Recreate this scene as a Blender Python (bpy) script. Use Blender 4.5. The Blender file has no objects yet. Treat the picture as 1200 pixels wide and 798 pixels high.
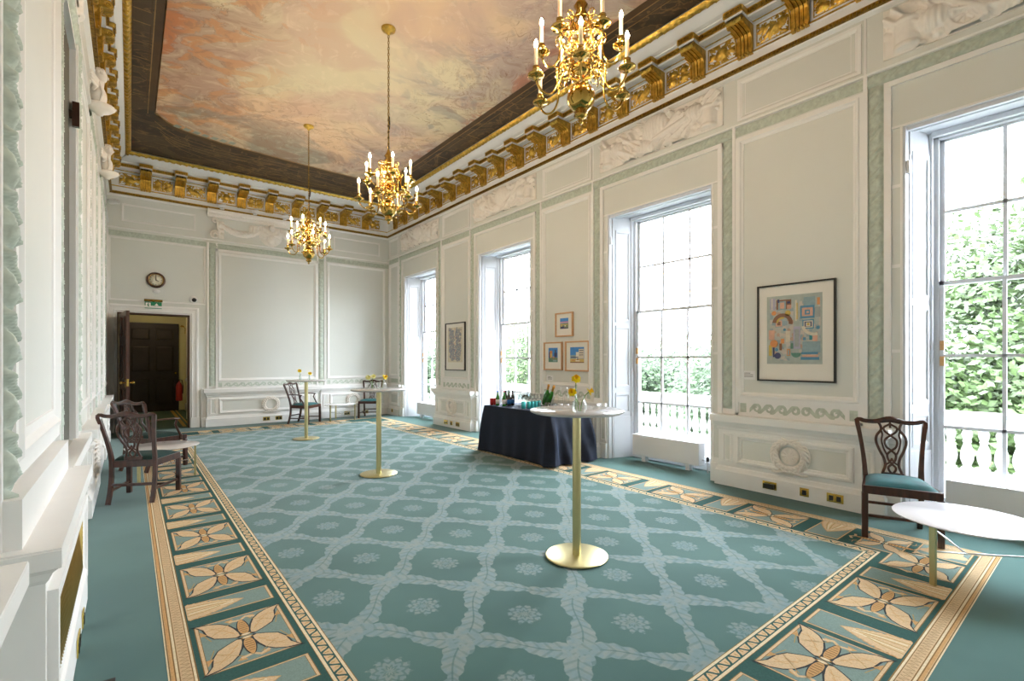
import bpy, bmesh, math, random
from mathutils import Vector, Matrix
PI = math.pi
sin, cos = math.sin, math.cos
random.seed(7)
S = bpy.context.scene
COL = S.collection

# ------------------------------------------------------------------ materials
def newmat(name):
    m = bpy.data.materials.new(name); m.use_nodes = True
    nt = m.node_tree
    b = nt.nodes['Principled BSDF']
    return m, nt, b

def mat(name, col, rough=.5, metal=0, var=.06, scale=6, bump=0, bscale=60, coat=0, trans=0, ior=1.45, sub=0, emis=None, es=0, aniso=None):
    m, nt, b = newmat(name)
    tc = nt.nodes.new('ShaderNodeTexCoord')
    nz = nt.nodes.new('ShaderNodeTexNoise'); nz.inputs['Scale'].default_value = scale; nz.inputs['Detail'].default_value = 4
    if aniso:
        mp = nt.nodes.new('ShaderNodeMapping'); mp.inputs['Scale'].default_value = aniso
        nt.links.new(tc.outputs['Object'], mp.inputs['Vector']); nt.links.new(mp.outputs[0], nz.inputs['Vector'])
    else:
        nt.links.new(tc.outputs['Object'], nz.inputs['Vector'])
    r = nt.nodes.new('ShaderNodeValToRGB')
    c1 = [max(0, c * (1 - var)) for c in col]; c2 = [min(1, c * (1 + var)) for c in col]
    r.color_ramp.elements[0].color = (*c1, 1); r.color_ramp.elements[0].position = .3
    r.color_ramp.elements[1].color = (*c2, 1); r.color_ramp.elements[1].position = .7
    nt.links.new(nz.outputs['Fac'], r.inputs[0]); nt.links.new(r.outputs[0], b.inputs['Base Color'])
    b.inputs['Roughness'].default_value = rough; b.inputs['Metallic'].default_value = metal
    b.inputs['Coat Weight'].default_value = coat; b.inputs['Coat Roughness'].default_value = .08
    b.inputs['Transmission Weight'].default_value = trans; b.inputs['IOR'].default_value = ior
    if sub:
        b.inputs['Subsurface Weight'].default_value = sub
    if emis:
        b.inputs['Emission Color'].default_value = (*emis, 1); b.inputs['Emission Strength'].default_value = es
    if bump:
        n2 = nt.nodes.new('ShaderNodeTexNoise'); n2.inputs['Scale'].default_value = bscale; n2.inputs['Detail'].default_value = 3
        nt.links.new(tc.outputs['Object'], n2.inputs['Vector'])
        bp = nt.nodes.new('ShaderNodeBump'); bp.inputs['Strength'].default_value = bump; bp.inputs['Distance'].default_value = .01
        nt.links.new(n2.outputs['Fac'], bp.inputs['Height']); nt.links.new(bp.outputs[0], b.inputs['Normal'])
    return m

M = {}
M['wall'] = mat('pale grey paint', (.70, .715, .68), .6, var=.015, scale=1.5)
M['trim'] = mat('white moulding paint', (.84, .835, .82), .45, var=.015)
M['green'] = mat('sage green plaster', (.50, .56, .49), .6, var=.14, scale=25)
M['plaster'] = mat('white carved plaster', (.86, .82, .77), .6, var=.03, scale=20)
M['sash'] = mat('white sash paint', (.66, .68, .72), .35, var=.01)
M['gold'] = mat('gilding', (.60, .39, .08), .32, 1, var=.35, scale=18, bump=.35, bscale=90)
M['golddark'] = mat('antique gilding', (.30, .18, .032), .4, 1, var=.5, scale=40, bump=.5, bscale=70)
M['brass'] = mat('polished brass', (.52, .33, .08), .14, 1, var=.06, scale=8)
M['satin'] = mat('satin brass', (.60, .52, .27), .34, 1, var=.03, scale=8)
M['plate'] = mat('brass plate', (.80, .58, .15), .25, 1, var=.05)
M['black'] = mat('black plastic', (.015, .015, .015), .4)
M['candle'] = mat('ivory candle tube', (.85, .74, .50), .5, sub=.1)
M['flame'] = mat('glowing bulb', (1, .8, .5), .4, emis=(1, .76, .52), es=78)
M['wood'] = mat('mahogany', (.050, .014, .007), .28, var=.5, scale=5, aniso=(6, 6, 1), coat=.4)
M['doorwood'] = mat('mahogany door', (.06, .018, .010), .35, var=.4, scale=4, aniso=(8, 8, 1), coat=.3)
M['darkdoor'] = mat('near black door', (.016, .010, .008), .45, var=.3, scale=4)
M['velvet'] = mat('teal velvet', (.002, .075, .08), .75, var=.35, scale=9, bump=.2, bscale=12)
M['velvet'].node_tree.nodes['Principled BSDF'].inputs['Sheen Weight'].default_value = .08
M['velvetdark'] = mat('green velvet', (.003, .030, .026), .8, var=.3, scale=9)
M['navy'] = mat('navy cloth', (.003, .006, .017), .8, var=.25, scale=14, bump=.2, bscale=150)
M['navy'].node_tree.nodes['Principled BSDF'].inputs['Sheen Weight'].default_value = .15
M['navy'].node_tree.nodes['Principled BSDF'].inputs['Sheen Tint'].default_value = (.2, .35, .8, 1)
M['tabletop'] = mat('pale stone table top', (.56, .53, .52), .12, var=.05, scale=10)
M['whitetop'] = mat('white glossy table top', (.80, .78, .80), .06, var=.01)
M['chrome'] = mat('chrome rod', (.85, .85, .87), .12, 1, var=.01)
M['white'] = mat('white enamel', (.80, .80, .81), .35, var=.01)
M['grey'] = mat('light grey plastic', (.55, .55, .56), .5, var=.02)
M['paper'] = mat('white mount card', (.80, .77, .71), .7, var=.01)
M['oak'] = mat('pale oak frame', (.62, .36, .19), .5, var=.12, scale=8, aniso=(1, 8, 8))
M['blackframe'] = mat('black frame', (.018, .016, .016), .35)
M['exitgreen'] = mat('exit sign green', (.005, .27, .12), .4, var=.01)
M['signwhite'] = mat('sign white', (.9, .92, .9), .4, var=.01)
M['stone'] = mat('pale terrace stone', (.42, .41, .39), .8, var=.05)
M['facade'] = mat('pale stone facade', (.42, .42, .42), .8, var=.04)
M['leafA'] = mat('bright leaves', (.045, .075, .022), .55, var=.45, scale=1.6)
M['leafB'] = mat('mid green leaves', (.034, .062, .024), .55, var=.45, scale=1.2)
M['bark'] = mat('bark', (.12, .08, .05), .9, var=.3)
M['corr'] = mat('corridor cream paint', (.62, .60, .36), .6, var=.02)
M['corrfloor'] = mat('corridor green carpet', (.05, .10, .07), .9, var=.15)
M['yellow'] = mat('daffodil yellow', (.95, .76, .01), .5, var=.1, scale=30)
M['paleyellow'] = mat('pale yellow petal', (.90, .86, .38), .5, var=.1, scale=30)
M['orange'] = mat('orange trumpet', (.95, .55, .01), .5)
M['stem'] = mat('flower stem', (.16, .32, .07), .5)
M['red'] = mat('red can', (.55, .03, .03), .35, .3)
M['teal'] = mat('teal can', (.05, .42, .42), .3, .3)
M['foil'] = mat('orange gold foil', (.75, .36, .06), .3, .7, bump=.4)
M['ext'] = mat('extinguisher red', (.35, .02, .02), .3)
M['blue'] = mat('blue label', (.02, .16, .50), .4)
M['clockface'] = mat('cream clock face', (.80, .76, .62), .5, var=.02)

def glassmat(name, col, rough=0.0, w=1):
    m, nt, b = newmat(name)
    b.inputs['Base Color'].default_value = (*col, 1)
    b.inputs['Transmission Weight'].default_value = w; b.inputs['Roughness'].default_value = rough
    b.inputs['IOR'].default_value = 1.45
    nz = nt.nodes.new('ShaderNodeTexNoise'); nz.inputs['Scale'].default_value = 3
    bp = nt.nodes.new('ShaderNodeBump'); bp.inputs['Strength'].default_value = .02
    nt.links.new(nz.outputs['Fac'], bp.inputs['Height']); nt.links.new(bp.outputs[0], b.inputs['Normal'])
    return m
def thinglass(name, tint, ior=1.35):
    m, nt, b = newmat(name)
    out = nt.nodes['Material Output']
    tr = nt.nodes.new('ShaderNodeBsdfTransparent'); tr.inputs[0].default_value = (*tint, 1)
    gl = nt.nodes.new('ShaderNodeBsdfGlossy'); gl.inputs['Roughness'].default_value = .03
    lw0 = nt.nodes.new('ShaderNodeLayerWeight'); lw0.inputs[0].default_value = .25
    lw = nt.nodes.new('ShaderNodeMath'); lw.operation = 'MULTIPLY'; lw.inputs[1].default_value = .45; nt.links.new(lw0.outputs['Facing'], lw.inputs[0])
    mx = nt.nodes.new('ShaderNodeMixShader')
    nt.links.new(lw.outputs[0], mx.inputs[0]); nt.links.new(tr.outputs[0], mx.inputs[1]); nt.links.new(gl.outputs[0], mx.inputs[2])
    nt.links.new(mx.outputs[0], out.inputs['Surface']); nt.nodes.remove(b)
    return m
M['glass'] = thinglass('clear glass', (.97, .985, .985))
M['greenglass'] = mat('green bottle glass', (.03, .20, .015), .08, coat=.5)
M['brownglass'] = mat('dark bottle glass', (.02, .010, .007), .08, coat=.5)
# window pane: thin clear glass (mostly transparent with a weak reflection)
def pane_mat():
    m, nt, b = newmat('window pane')
    out = nt.nodes['Material Output']
    tr = nt.nodes.new('ShaderNodeBsdfTransparent'); tr.inputs[0].default_value = (.97, .98, .98, 1)
    gl = nt.nodes.new('ShaderNodeBsdfGlossy'); gl.inputs['Roughness'].default_value = .02
    fr = nt.nodes.new('ShaderNodeFresnel'); fr.inputs[0].default_value = 1.13
    mx = nt.nodes.new('ShaderNodeMixShader')
    nt.links.new(fr.outputs[0], mx.inputs[0]); nt.links.new(tr.outputs[0], mx.inputs[1]); nt.links.new(gl.outputs[0], mx.inputs[2])
    nt.links.new(mx.outputs[0], out.inputs['Surface'])
    nt.nodes.remove(b)
    return m
M['pane'] = pane_mat()

# ---- node maths helper
class NB:
    def __init__(s, nt): s.nt = nt
    def m(s, op, a, b=None, c=None):
        n = s.nt.nodes.new('ShaderNodeMath'); n.operation = op
        for i, v in enumerate((a, b, c)):
            if v is None: continue
            if isinstance(v, (int, float)): n.inputs[i].default_value = v
            else: s.nt.links.new(v, n.inputs[i])
        return n.outputs[0]
    def noise(s, scale, detail=3, vec=None, dist=0, out='Fac', rough=.5):
        n = s.nt.nodes.new('ShaderNodeTexNoise'); n.inputs['Scale'].default_value = scale
        n.inputs['Detail'].default_value = detail; n.inputs['Distortion'].default_value = dist; n.inputs['Roughness'].default_value = rough
        if vec is not None: s.nt.links.new(vec, n.inputs['Vector'])
        return n.outputs[out]
    def mix(s, f, a, b):
        n = s.nt.nodes.new('ShaderNodeMix'); n.data_type = 'RGBA'
        for i, v in ((0, f), (6, a), (7, b)):
            if isinstance(v, (int, float)): n.inputs[i].default_value = v
            elif isinstance(v, tuple): n.inputs[i].default_value = (*v, 1)
            else: s.nt.links.new(v, n.inputs[i])
        return n.outputs[2]
    def step(s, x, lo, hi):
        n = s.nt.nodes.new('ShaderNodeMapRange'); n.interpolation_type = 'SMOOTHSTEP'
        n.inputs[1].default_value = lo; n.inputs[2].default_value = hi
        s.nt.links.new(x, n.inputs[0]); return n.outputs[0]

def carpet_field():
    m, nt, b = newmat('woven green lattice carpet')
    B = NB(nt)
    geo = nt.nodes.new('ShaderNodeNewGeometry')
    sp = nt.nodes.new('ShaderNodeSeparateXYZ'); nt.links.new(geo.outputs['Position'], sp.inputs[0])
    x, y = sp.outputs[0], sp.outputs[1]
    PX, PY = .835, .90
    X0, Y0 = 2.645 - 2 * PX, 2.62
    nz1 = B.noise(14, 3, geo.outputs['Position']); nz2 = B.noise(45, 3, geo.outputs['Position']); nz3 = B.noise(260, 2, geo.outputs['Position'])
    xx = B.m('DIVIDE', B.m('SUBTRACT', x, X0), PX); yy = B.m('DIVIDE', B.m('SUBTRACT', y, Y0), PY)
    u = B.m('ADD', xx, yy); v = B.m('SUBTRACT', xx, yy)
    def cell(t):   # signed distance to nearest integer
        return B.m('SUBTRACT', B.m('FRACT', B.m('ADD', t, 100.5)), .5)
    cu, cv = cell(u), cell(v)
    au, av = B.m('ABSOLUTE', cu), B.m('ABSOLUTE', cv)
    def strand(d, dabs, along, alabs):
        # leaf strand: ragged width that swells and narrows along the line, meandering a little
        mean = B.m('MULTIPLY', B.m('SINE', B.m('MULTIPLY', along, 2 * PI)), .035)
        dd = B.m('ABSOLUTE', B.m('SUBTRACT', d, mean))
        saw = B.m('ABSOLUTE', B.m('SINE', B.m('MULTIPLY', along, 26)))
        w = B.m('ADD', B.m('MULTIPLY', B.m('SINE', B.m('MULTIPLY', B.m('ABSOLUTE', B.m('SUBTRACT', alabs, .5)), 5.2)), .055), .05)
        w = B.m('ADD', w, B.m('MULTIPLY', saw, .018))
        w = B.m('ADD', w, B.m('MULTIPLY', B.m('SUBTRACT', nz1, .5), .06))
        body = B.step(B.m('SUBTRACT', w, dd), 0.0, .012)
        vein = B.step(dd, .004, .012)
        # side veins
        rib = B.step(B.m('SINE', B.m('ADD', B.m('MULTIPLY', along, 60), B.m('MULTIPLY', dd, 45))), -.9, -.3)
        return B.m('MULTIPLY', B.m('MULTIPLY', body, B.m('ADD', B.m('MULTIPLY', rib, .35), .65)), B.m('ADD', B.m('MULTIPLY', vein, .6), .4))
    s1 = strand(cu, au, cv, av); s2 = strand(cv, av, cu, au)
    # junction scrolls: ring shapes round each knot
    r = B.m('SQRT', B.m('ADD', B.m('MULTIPLY', cu, cu), B.m('MULTIPLY', cv, cv)))
    th = B.m('ARCTAN2', cu, cv)
    ring = B.m('SINE', B.m('MULTIPLY', r, 60))
    pet = B.m('MULTIPLY', B.m('SINE', B.m('MULTIPLY', th, 4)), .05)
    jm = B.step(B.m('SUBTRACT', B.m('ADD', .17, pet), r), 0, .015)
    jm = B.m('MULTIPLY', jm, B.m('ADD', B.m('MULTIPLY', B.step(ring, -.6, 0), .5), .5))
    # medallion in the middle of each lozenge
    hu, hv = cell(B.m('ADD', u, .5)), cell(B.m('ADD', v, .5))
    r2 = B.m('SQRT', B.m('ADD', B.m('MULTIPLY', hu, hu), B.m('MULTIPLY', hv, hv)))
    th2 = B.m('ARCTAN2', hu, hv)
    rag = B.m('MULTIPLY', B.m('SINE', B.m('MULTIPLY', th2, 10)), .02)
    med = B.step(B.m('SUBTRACT', B.m('ADD', B.m('ADD', .165, rag), B.m('MULTIPLY', B.m('SUBTRACT', nz2, .5), .10)), r2), 0, .02)
    pw = B.m('SINE', B.m('ADD', B.m('MULTIPLY', r2, 95), B.m('MULTIPLY', B.m('SINE', B.m('MULTIPLY', th2, 10)), 1.5)))
    med = B.m('MULTIPLY', med, B.m('ADD', B.m('MULTIPLY', B.step(pw, -.7, .2), .6), .35))
    med = B.m('MULTIPLY', med, .85)
    pat = B.m('MAXIMUM', B.m('MAXIMUM', s1, s2), B.m('MAXIMUM', jm, med))
    # only inside the inner border
    def inside(t, lo, hi):
        return B.m('MULTIPLY', B.m('GREATER_THAN', t, lo), B.m('LESS_THAN', t, hi))
    ins = B.m('MULTIPLY', inside(x, .83, 4.46), inside(y, 1.22, 11.36))
    pat = B.m('MULTIPLY', pat, ins)
    pat = B.m('MULTIPLY', pat, B.m('ADD', .72, B.m('MULTIPLY', nz2, .4)))
    big = B.noise(1.4, 3, geo.outputs['Position'])
    base = B.mix(B.step(big, .35, .65), (.060, .140, .128), (.078, .172, .156))
    base = B.mix(B.m('MULTIPLY', nz3, .5), base, (.04, .105, .097))
    warm = B.mix(B.step(nz1, .4, .6), (.19, .275, .29), (.235, .29, .275))
    colr = B.mix(pat, base, warm)
    nt.links.new(colr, b.inputs['Base Color'])
    b.inputs['Roughness'].default_value = .95; b.inputs['Specular IOR Level'].default_value = .1
    b.inputs['Sheen Weight'].default_value = .2; b.inputs['Sheen Roughness'].default_value = .5
    bp = nt.nodes.new('ShaderNodeBump'); bp.inputs['Strength'].default_value = .25; bp.inputs['Distance'].default_value = .004
    nt.links.new(nz3, bp.inputs['Height']); nt.links.new(bp.outputs[0], b.inputs['Normal'])
    return m
M['carpet'] = carpet_field()
def wool(name, col, var=.12):
    m = mat(name, col, .95, var=var, scale=120, bump=.2, bscale=260)
    m.node_tree.nodes['Principled BSDF'].inputs['Specular IOR Level'].default_value = .1
    return m
M['w_beige'] = wool('beige wool', (.66, .48, .29)); M['w_cream'] = wool('cream wool', (.74, .63, .43))
M['w_brown'] = wool('brown wool', (.25, .15, .06)); M['w_orange'] = wool('tan wool', (.58, .34, .15))
M['w_dark'] = wool('charcoal wool', (.05, .055, .06)); M['w_pale'] = wool('pale green wool', (.21, .29, .265))
M['w_teal'] = wool('deep green wool', (.045, .11, .10)); M['w_gold'] = wool('ochre wool', (.44, .29, .10))

def ceiling_painting():
    m, nt, b = newmat('painted sky with drapery and clouds')
    B = NB(nt)
    geo = nt.nodes.new('ShaderNodeNewGeometry')
    P = geo.outputs['Position']
    sp = nt.nodes.new('ShaderNodeSeparateXYZ'); nt.links.new(P, sp.inputs[0])
    x, y = sp.outputs[0], sp.outputs[1]
    wv = B.noise(.45, 2, P, .6, 'Color')
    add = nt.nodes.new('ShaderNodeVectorMath'); add.operation = 'MULTIPLY_ADD'
    add.inputs[1].default_value = (1.3, 1.3, 1.3)
    nt.links.new(wv, add.inputs[0]); nt.links.new(P, add.inputs[2])
    W = add.outputs[0]
    n1 = B.noise(.45, 3, W, .3); n2 = B.noise(.8, 4, W, .8); n3 = B.noise(1.5, 5, W, 1.6, rough=.55); n4 = B.noise(.6, 4, W, 1.2); n5 = B.noise(3.2, 6, W, 1.8, rough=.6)
    ex = B.m('DIVIDE', B.m('ABSOLUTE', B.m('SUBTRACT', x, 2.4)), 2.1)
    ey = B.m('DIVIDE', B.m('ABSOLUTE', B.m('SUBTRACT', y, 5.2)), 5.2)
    e0 = B.m('MAXIMUM', ex, ey)
    e = B.m('ADD', e0, B.m('MULTIPLY', B.m('SUBTRACT', n2, .5), .7))
    col = B.mix(B.step(n1, .40, .60), (.66, .57, .37), (.68, .48, .30))
    col = B.mix(B.m('MULTIPLY', B.step(n2, .46, .62), .6), col, (.58, .38, .28))
    # rosy and mauve clouds on the window side
    right = B.step(x, 2.2, 4.2)
    col = B.mix(B.m('MULTIPLY', B.m('MULTIPLY', right, B.step(n4, .38, .55)), .75), col, (.40, .30, .27))
    col = B.mix(B.m('MULTIPLY', B.m('MULTIPLY', right, B.step(n3, .52, .62)), .5), col, (.20, .19, .20))
    # tawny clouds and drapery on the left
    left = B.step(x, 2.3, .6)
    col = B.mix(B.m('MULTIPLY', B.m('MULTIPLY', left, B.step(n4, .42, .52)), .7), col, (.42, .25, .18))
    col = B.mix(B.m('MULTIPLY', B.m('MULTIPLY', left, B.step(n3, .50, .56)), .75), col, (.60, .27, .10))
    col = B.mix(B.m('MULTIPLY', B.m('MULTIPLY', B.step(e, .85, 1.05), B.step(n3, .48, .54)), .6), col, (.48, .14, .05))
    far = B.step(y, 8.0, 9.8)
    col = B.mix(B.m('MULTIPLY', B.m('MULTIPLY', far, B.step(n2, .50, .60)), .6), col, (.16, .20, .16))
    col = B.mix(B.m('MULTIPLY', B.m('MULTIPLY', B.step(e, .9, 1.15), B.step(n2, .52, .44)), .8), col, (.12, .13, .11))
    # modelling inside the clouds and figures
    col = B.mix(B.m('MULTIPLY', B.step(n5, .54, .66), .30), col, (.80, .66, .48))
    col = B.mix(B.m('MULTIPLY', B.m('MULTIPLY', B.step(n5, .48, .38), B.step(e0, .25, .8)), .45), col, (.30, .17, .11))
    ln = B.m('ABSOLUTE', B.m('SUBTRACT', n3, .51))
    col = B.mix(B.m('MULTIPLY', B.m('MULTIPLY', B.step(ln, .006, .0015), B.step(e0, .3, .7)), .6), col, (.22, .10, .05))
    nt.links.new(col, b.inputs['Base Color']); b.inputs['Roughness'].default_value = .55
    return m
M['fresco'] = ceiling_painting()
def dark_border():
    m, nt, b = newmat('painted dark architecture')
    B = NB(nt)
    geo = nt.nodes.new('ShaderNodeNewGeometry'); P = geo.outputs['Position']
    n1 = B.noise(1.2, 4, P, 2.5); n2 = B.noise(5, 5, P, 2)
    col = B.mix(B.step(n1, .35, .65), (.025, .015, .008), (.075, .045, .022))
    ln = B.m('ABSOLUTE', B.m('SUBTRACT', n1, .5))
    col = B.mix(B.m('MULTIPLY', B.step(ln, .02, .004), .6), col, (.26, .14, .05))
    col = B.mix(B.m('MULTIPLY', B.step(n2, .55, .7), .4), col, (.20, .12, .05))
    nt.links.new(col, b.inputs['Base Color']); b.inputs['Roughness'].default_value = .5
    return m
M['darkpaint'] = dark_border()
M['brownpaint'] = mat('painted brown moulding', (.07, .036, .014), .5, var=.3, scale=3)
M['ochrepaint'] = mat('painted ochre line', (.30, .17, .06), .5, var=.3, scale=5)
M['bluepaint'] = mat('painted pale balustrade', (.30, .34, .28), .5, var=.3, scale=4)

# print materials for the pictures: blocky procedural colours
def print_mat(name, cols, scale, kind='vor'):
    m, nt, b = newmat(name)
    tc = nt.nodes.new('ShaderNodeTexCoord')
    v = nt.nodes.new('ShaderNodeTexVoronoi'); v.inputs['Scale'].default_value = scale
    if kind == 'vor': v.distance = 'CHEBYCHEV'
    nt.links.new(tc.outputs['Object'], v.inputs['Vector'])
    r = nt.nodes.new('ShaderNodeValToRGB'); r.color_ramp.interpolation = 'CONSTANT'
    el = r.color_ramp.elements
    while len(el) < len(cols): el.new(.5)
    for i, c in enumerate(cols):
        el[i].position = i / len(cols); el[i].color = (*c, 1)
    sp = nt.nodes.new('ShaderNodeSeparateColor'); nt.links.new(v.outputs['Color'], sp.inputs[0])
    nt.links.new(sp.outputs[0], r.inputs[0]); nt.links.new(r.outputs[0], b.inputs['Base Color'])
    b.inputs['Roughness'].default_value = .5
    return m
M['printbase'] = mat('grey green print ground', (.40, .45, .42), .6, var=.1, scale=14)
M['printmix'] = print_mat('small print shapes', [(.40, .46, .44), (.48, .47, .42), (.30, .38, .42), (.55, .50, .44), (.38, .44, .42), (.50, .36, .28), (.44, .47, .45)], 26)
M['printtree'] = print_mat('blue grey print cells', [(.25, .29, .34), (.36, .37, .38), (.18, .22, .30), (.50, .46, .36), (.28, .30, .34), (.33, .25, .26)], 42, 'eu')
P_COL = {'blue': (.10, .27, .42), 'orange': (.66, .28, .10), 'salmon': (.66, .38, .28), 'navy': (.06, .07, .16), 'steel': (.27, .38, .42),
         'cream': (.66, .60, .48), 'ochre': (.58, .42, .10), 'brown': (.25, .13, .08), 'green': (.12, .26, .20), 'grey': (.35, .37, .36), 'tealp': (.04, .26, .30),
         'sky': (.06, .25, .62), 'pink': (.55, .25, .42), 'olive': (.20, .24, .15), 'sand': (.62, .46, .16), 'white': (.75, .72, .62), 'lilac': (.42, .40, .52)}
for k, c in P_COL.items(): M['p_' + k] = mat('print ' + k, c, .6, var=.08, scale=30)

# ------------------------------------------------------------------ mesh builder
class MB:
    def __init__(s): s.v = []; s.f = []; s.mi = []; s.mats = []; s.sm = []; s.cur = 0; s.smooth = False
    def use(s, m):
        if m not in s.mats: s.mats.append(m)
        s.cur = s.mats.index(m); return s
    def add(s, vs, fs, smooth=None):
        o = len(s.v); s.v.extend(tuple(p) for p in vs)
        sm = s.smooth if smooth is None else smooth
        for f in fs:
            s.f.append(tuple(i + o for i in f)); s.mi.append(s.cur); s.sm.append(sm)
        return s
    def box(s, x0, x1, y0, y1, z0, z1, T=None):
        vs = [(x, y, z) for x in (x0, x1) for y in (y0, y1) for z in (z0, z1)]
        if T: vs = [T(*p) for p in vs]
        return s.add(vs, [(0, 1, 3, 2), (4, 6, 7, 5), (0, 4, 5, 1), (2, 3, 7, 6), (0, 2, 6, 4), (1, 5, 7, 3)], False)
    def lathe(s, prof, c=(0, 0, 0), n=20, T=None, cap=True, smooth=True):
        vs = []; fs = []
        for r, z in prof:
            for k in range(n):
                a = 2 * PI * k / n; p = (c[0] + r * cos(a), c[1] + r * sin(a), c[2] + z)
                vs.append(T(*p) if T else p)
        for i in range(len(prof) - 1):
            for k in range(n):
                fs.append((i * n + k, i * n + (k + 1) % n, (i + 1) * n + (k + 1) % n, (i + 1) * n + k))
        s.add(vs, fs, smooth)
        if cap:
            if prof[0][0] > 1e-5: s.add([vs[k] for k in range(n)], [tuple(range(n))[::-1]], False)
            if prof[-1][0] > 1e-5: s.add([vs[(len(prof) - 1) * n + k] for k in range(n)], [tuple(range(n))], False)
        return s
    def tube(s, pts, r, n=8, smooth=True, flat=1.0, up=None, closed=False, square=False):
        pts = [Vector(p) for p in pts]
        N = len(pts)
        rs = r if isinstance(r, (list, tuple)) else [r] * N
        vs = []
        prev = None
        for i, p in enumerate(pts):
            if closed: t = pts[(i + 1) % N] - pts[i - 1]
            else: t = pts[min(i + 1, N - 1)] - pts[max(i - 1, 0)]
            if t.length < 1e-9: t = Vector((0, 0, 1))
            t.normalize()
            ref = Vector(up) if up else (prev if prev is not None else (Vector((0, 0, 1)) if abs(t.z) < .9 else Vector((1, 0, 0))))
            a = ref - t * ref.dot(t)
            if a.length < 1e-6: a = t.orthogonal()
            a.normalize(); b = t.cross(a); prev = a
            for k in range(n):
                an = 2 * PI * (k + (.5 if square else 0)) / n
                q = 1.414 if square and n == 4 else 1
                vs.append(p + (a * cos(an) * flat + b * sin(an)) * rs[i] * q)
        fs = []
        for i in range(N if closed else N - 1):
            j = (i + 1) % N
            for k in range(n):
                fs.append((i * n + k, i * n + (k + 1) % n, j * n + (k + 1) % n, j * n + k))
        s.add(vs, fs, smooth and not square)
        if not closed:
            s.add([vs[k] for k in range(n)], [tuple(range(n))], False)
            s.add([vs[(N - 1) * n + k] for k in range(n)], [tuple(range(n))], False)
        return s
    def ball(s, c, r, n=12, m=8, T=None, rot=None):
        if isinstance(r, (int, float)): r = (r, r, r)
        vs = []; fs = []
        for i in range(m + 1):
            ph = PI * i / m
            for k in range(n):
                a = 2 * PI * k / n
                p = Vector((r[0] * sin(ph) * cos(a), r[1] * sin(ph) * sin(a), r[2] * cos(ph)))
                if rot: p = rot @ p
                p = (c[0] + p.x, c[1] + p.y, c[2] + p.z)
                vs.append(T(*p) if T else p)
        for i in range(m):
            for k in range(n): fs.append((i * n + k, (i + 1) * n + k, (i + 1) * n + (k + 1) % n, i * n + (k + 1) % n))
        return s.add(vs, fs, True)
    def prism(s, poly, z0, z1, T=None):
        n = len(poly)
        vs = [(x, y, z0) for x, y in poly] + [(x, y, z1) for x, y in poly]
        if T: vs = [T(*p) for p in vs]
        fs = [tuple(range(n))[::-1], tuple(range(n, 2 * n))] + [(i, (i + 1) % n, n + (i + 1) % n, n + i) for i in range(n)]
        return s.add(vs, fs, False)
    def flat(s, poly, z, T=None):
        vs = [(x, y, z) for x, y in poly]
        if T: vs = [T(*p) for p in vs]
        return s.add(vs, [tuple(range(len(poly)))], False)
    def build(s, name, parent=None, recalc=True, merge=False, loc=None):
        me = bpy.data.meshes.new(name)
        me.from_pydata([tuple(v) for v in s.v], [], s.f)
        for m in s.mats: me.materials.append(m)
        me.polygons.foreach_set('material_index', s.mi)
        me.polygons.foreach_set('use_smooth', s.sm)
        if recalc or merge:
            bm = bmesh.new(); bm.from_mesh(me)
            if merge: bmesh.ops.remove_doubles(bm, verts=bm.verts, dist=1e-5)
            if recalc: bmesh.ops.recalc_face_normals(bm, faces=bm.faces)
            bm.to_mesh(me); bm.free()
        me.update()
        o = bpy.data.objects.new(name, me); COL.objects.link(o)
        if parent: o.parent = parent
        if loc: o.location = loc
        return o

def tag(o, label=None, cat=None, group=None, kind=None):
    if label: o['label'] = label
    if cat: o['category'] = cat
    if group: o['group'] = group
    if kind: o['kind'] = kind
    return o
def thing(name, label, cat, loc=(0, 0, 0), rz=0, group=None):
    o = bpy.data.objects.new(name, None); COL.objects.link(o); o.empty_display_size = .1
    o.location = loc; o.rotation_euler = (0, 0, rz)
    return tag(o, label, cat, group)
def dup(root, loc, rz, label=None, group=None):
    def cp(o, parent):
        c = o.copy(); COL.objects.link(c)
        if parent: c.parent = parent
        for ch in o.children: cp(ch, c)
        return c
    r = cp(root, None); r.location = loc; r.rotation_euler = (0, 0, rz)
    if label: r['label'] = label
    if group: r['group'] = group
    return r
def struct(mb, name, parent=None, **k):
    o = mb.build(name, parent, **k)
    if not parent: o['kind'] = 'structure'
    return o
def bevel(o, w=.004, seg=2):
    md = o.modifiers.new('bevel', 'BEVEL'); md.width = w; md.segments = seg; md.limit_method = 'ANGLE'; md.angle_limit = math.radians(40)
    return o

# ------------------------------------------------------------------ room frame
XR, XL, YE, YB = 5.66, -.36, 12.70, -1.45
ZC = 5.50
WC = [.44, 3.985, 7.43, 10.87]          # window centres along the right wall
def TR(s, z, n): return (XR - n, s, z)
def TE(s, z, n): return (s, YE - n, z)
def TL(s, z, n): return (XL + n, s, z)
def TBk(s, z, n): return (s, YB + n, z)

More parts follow.
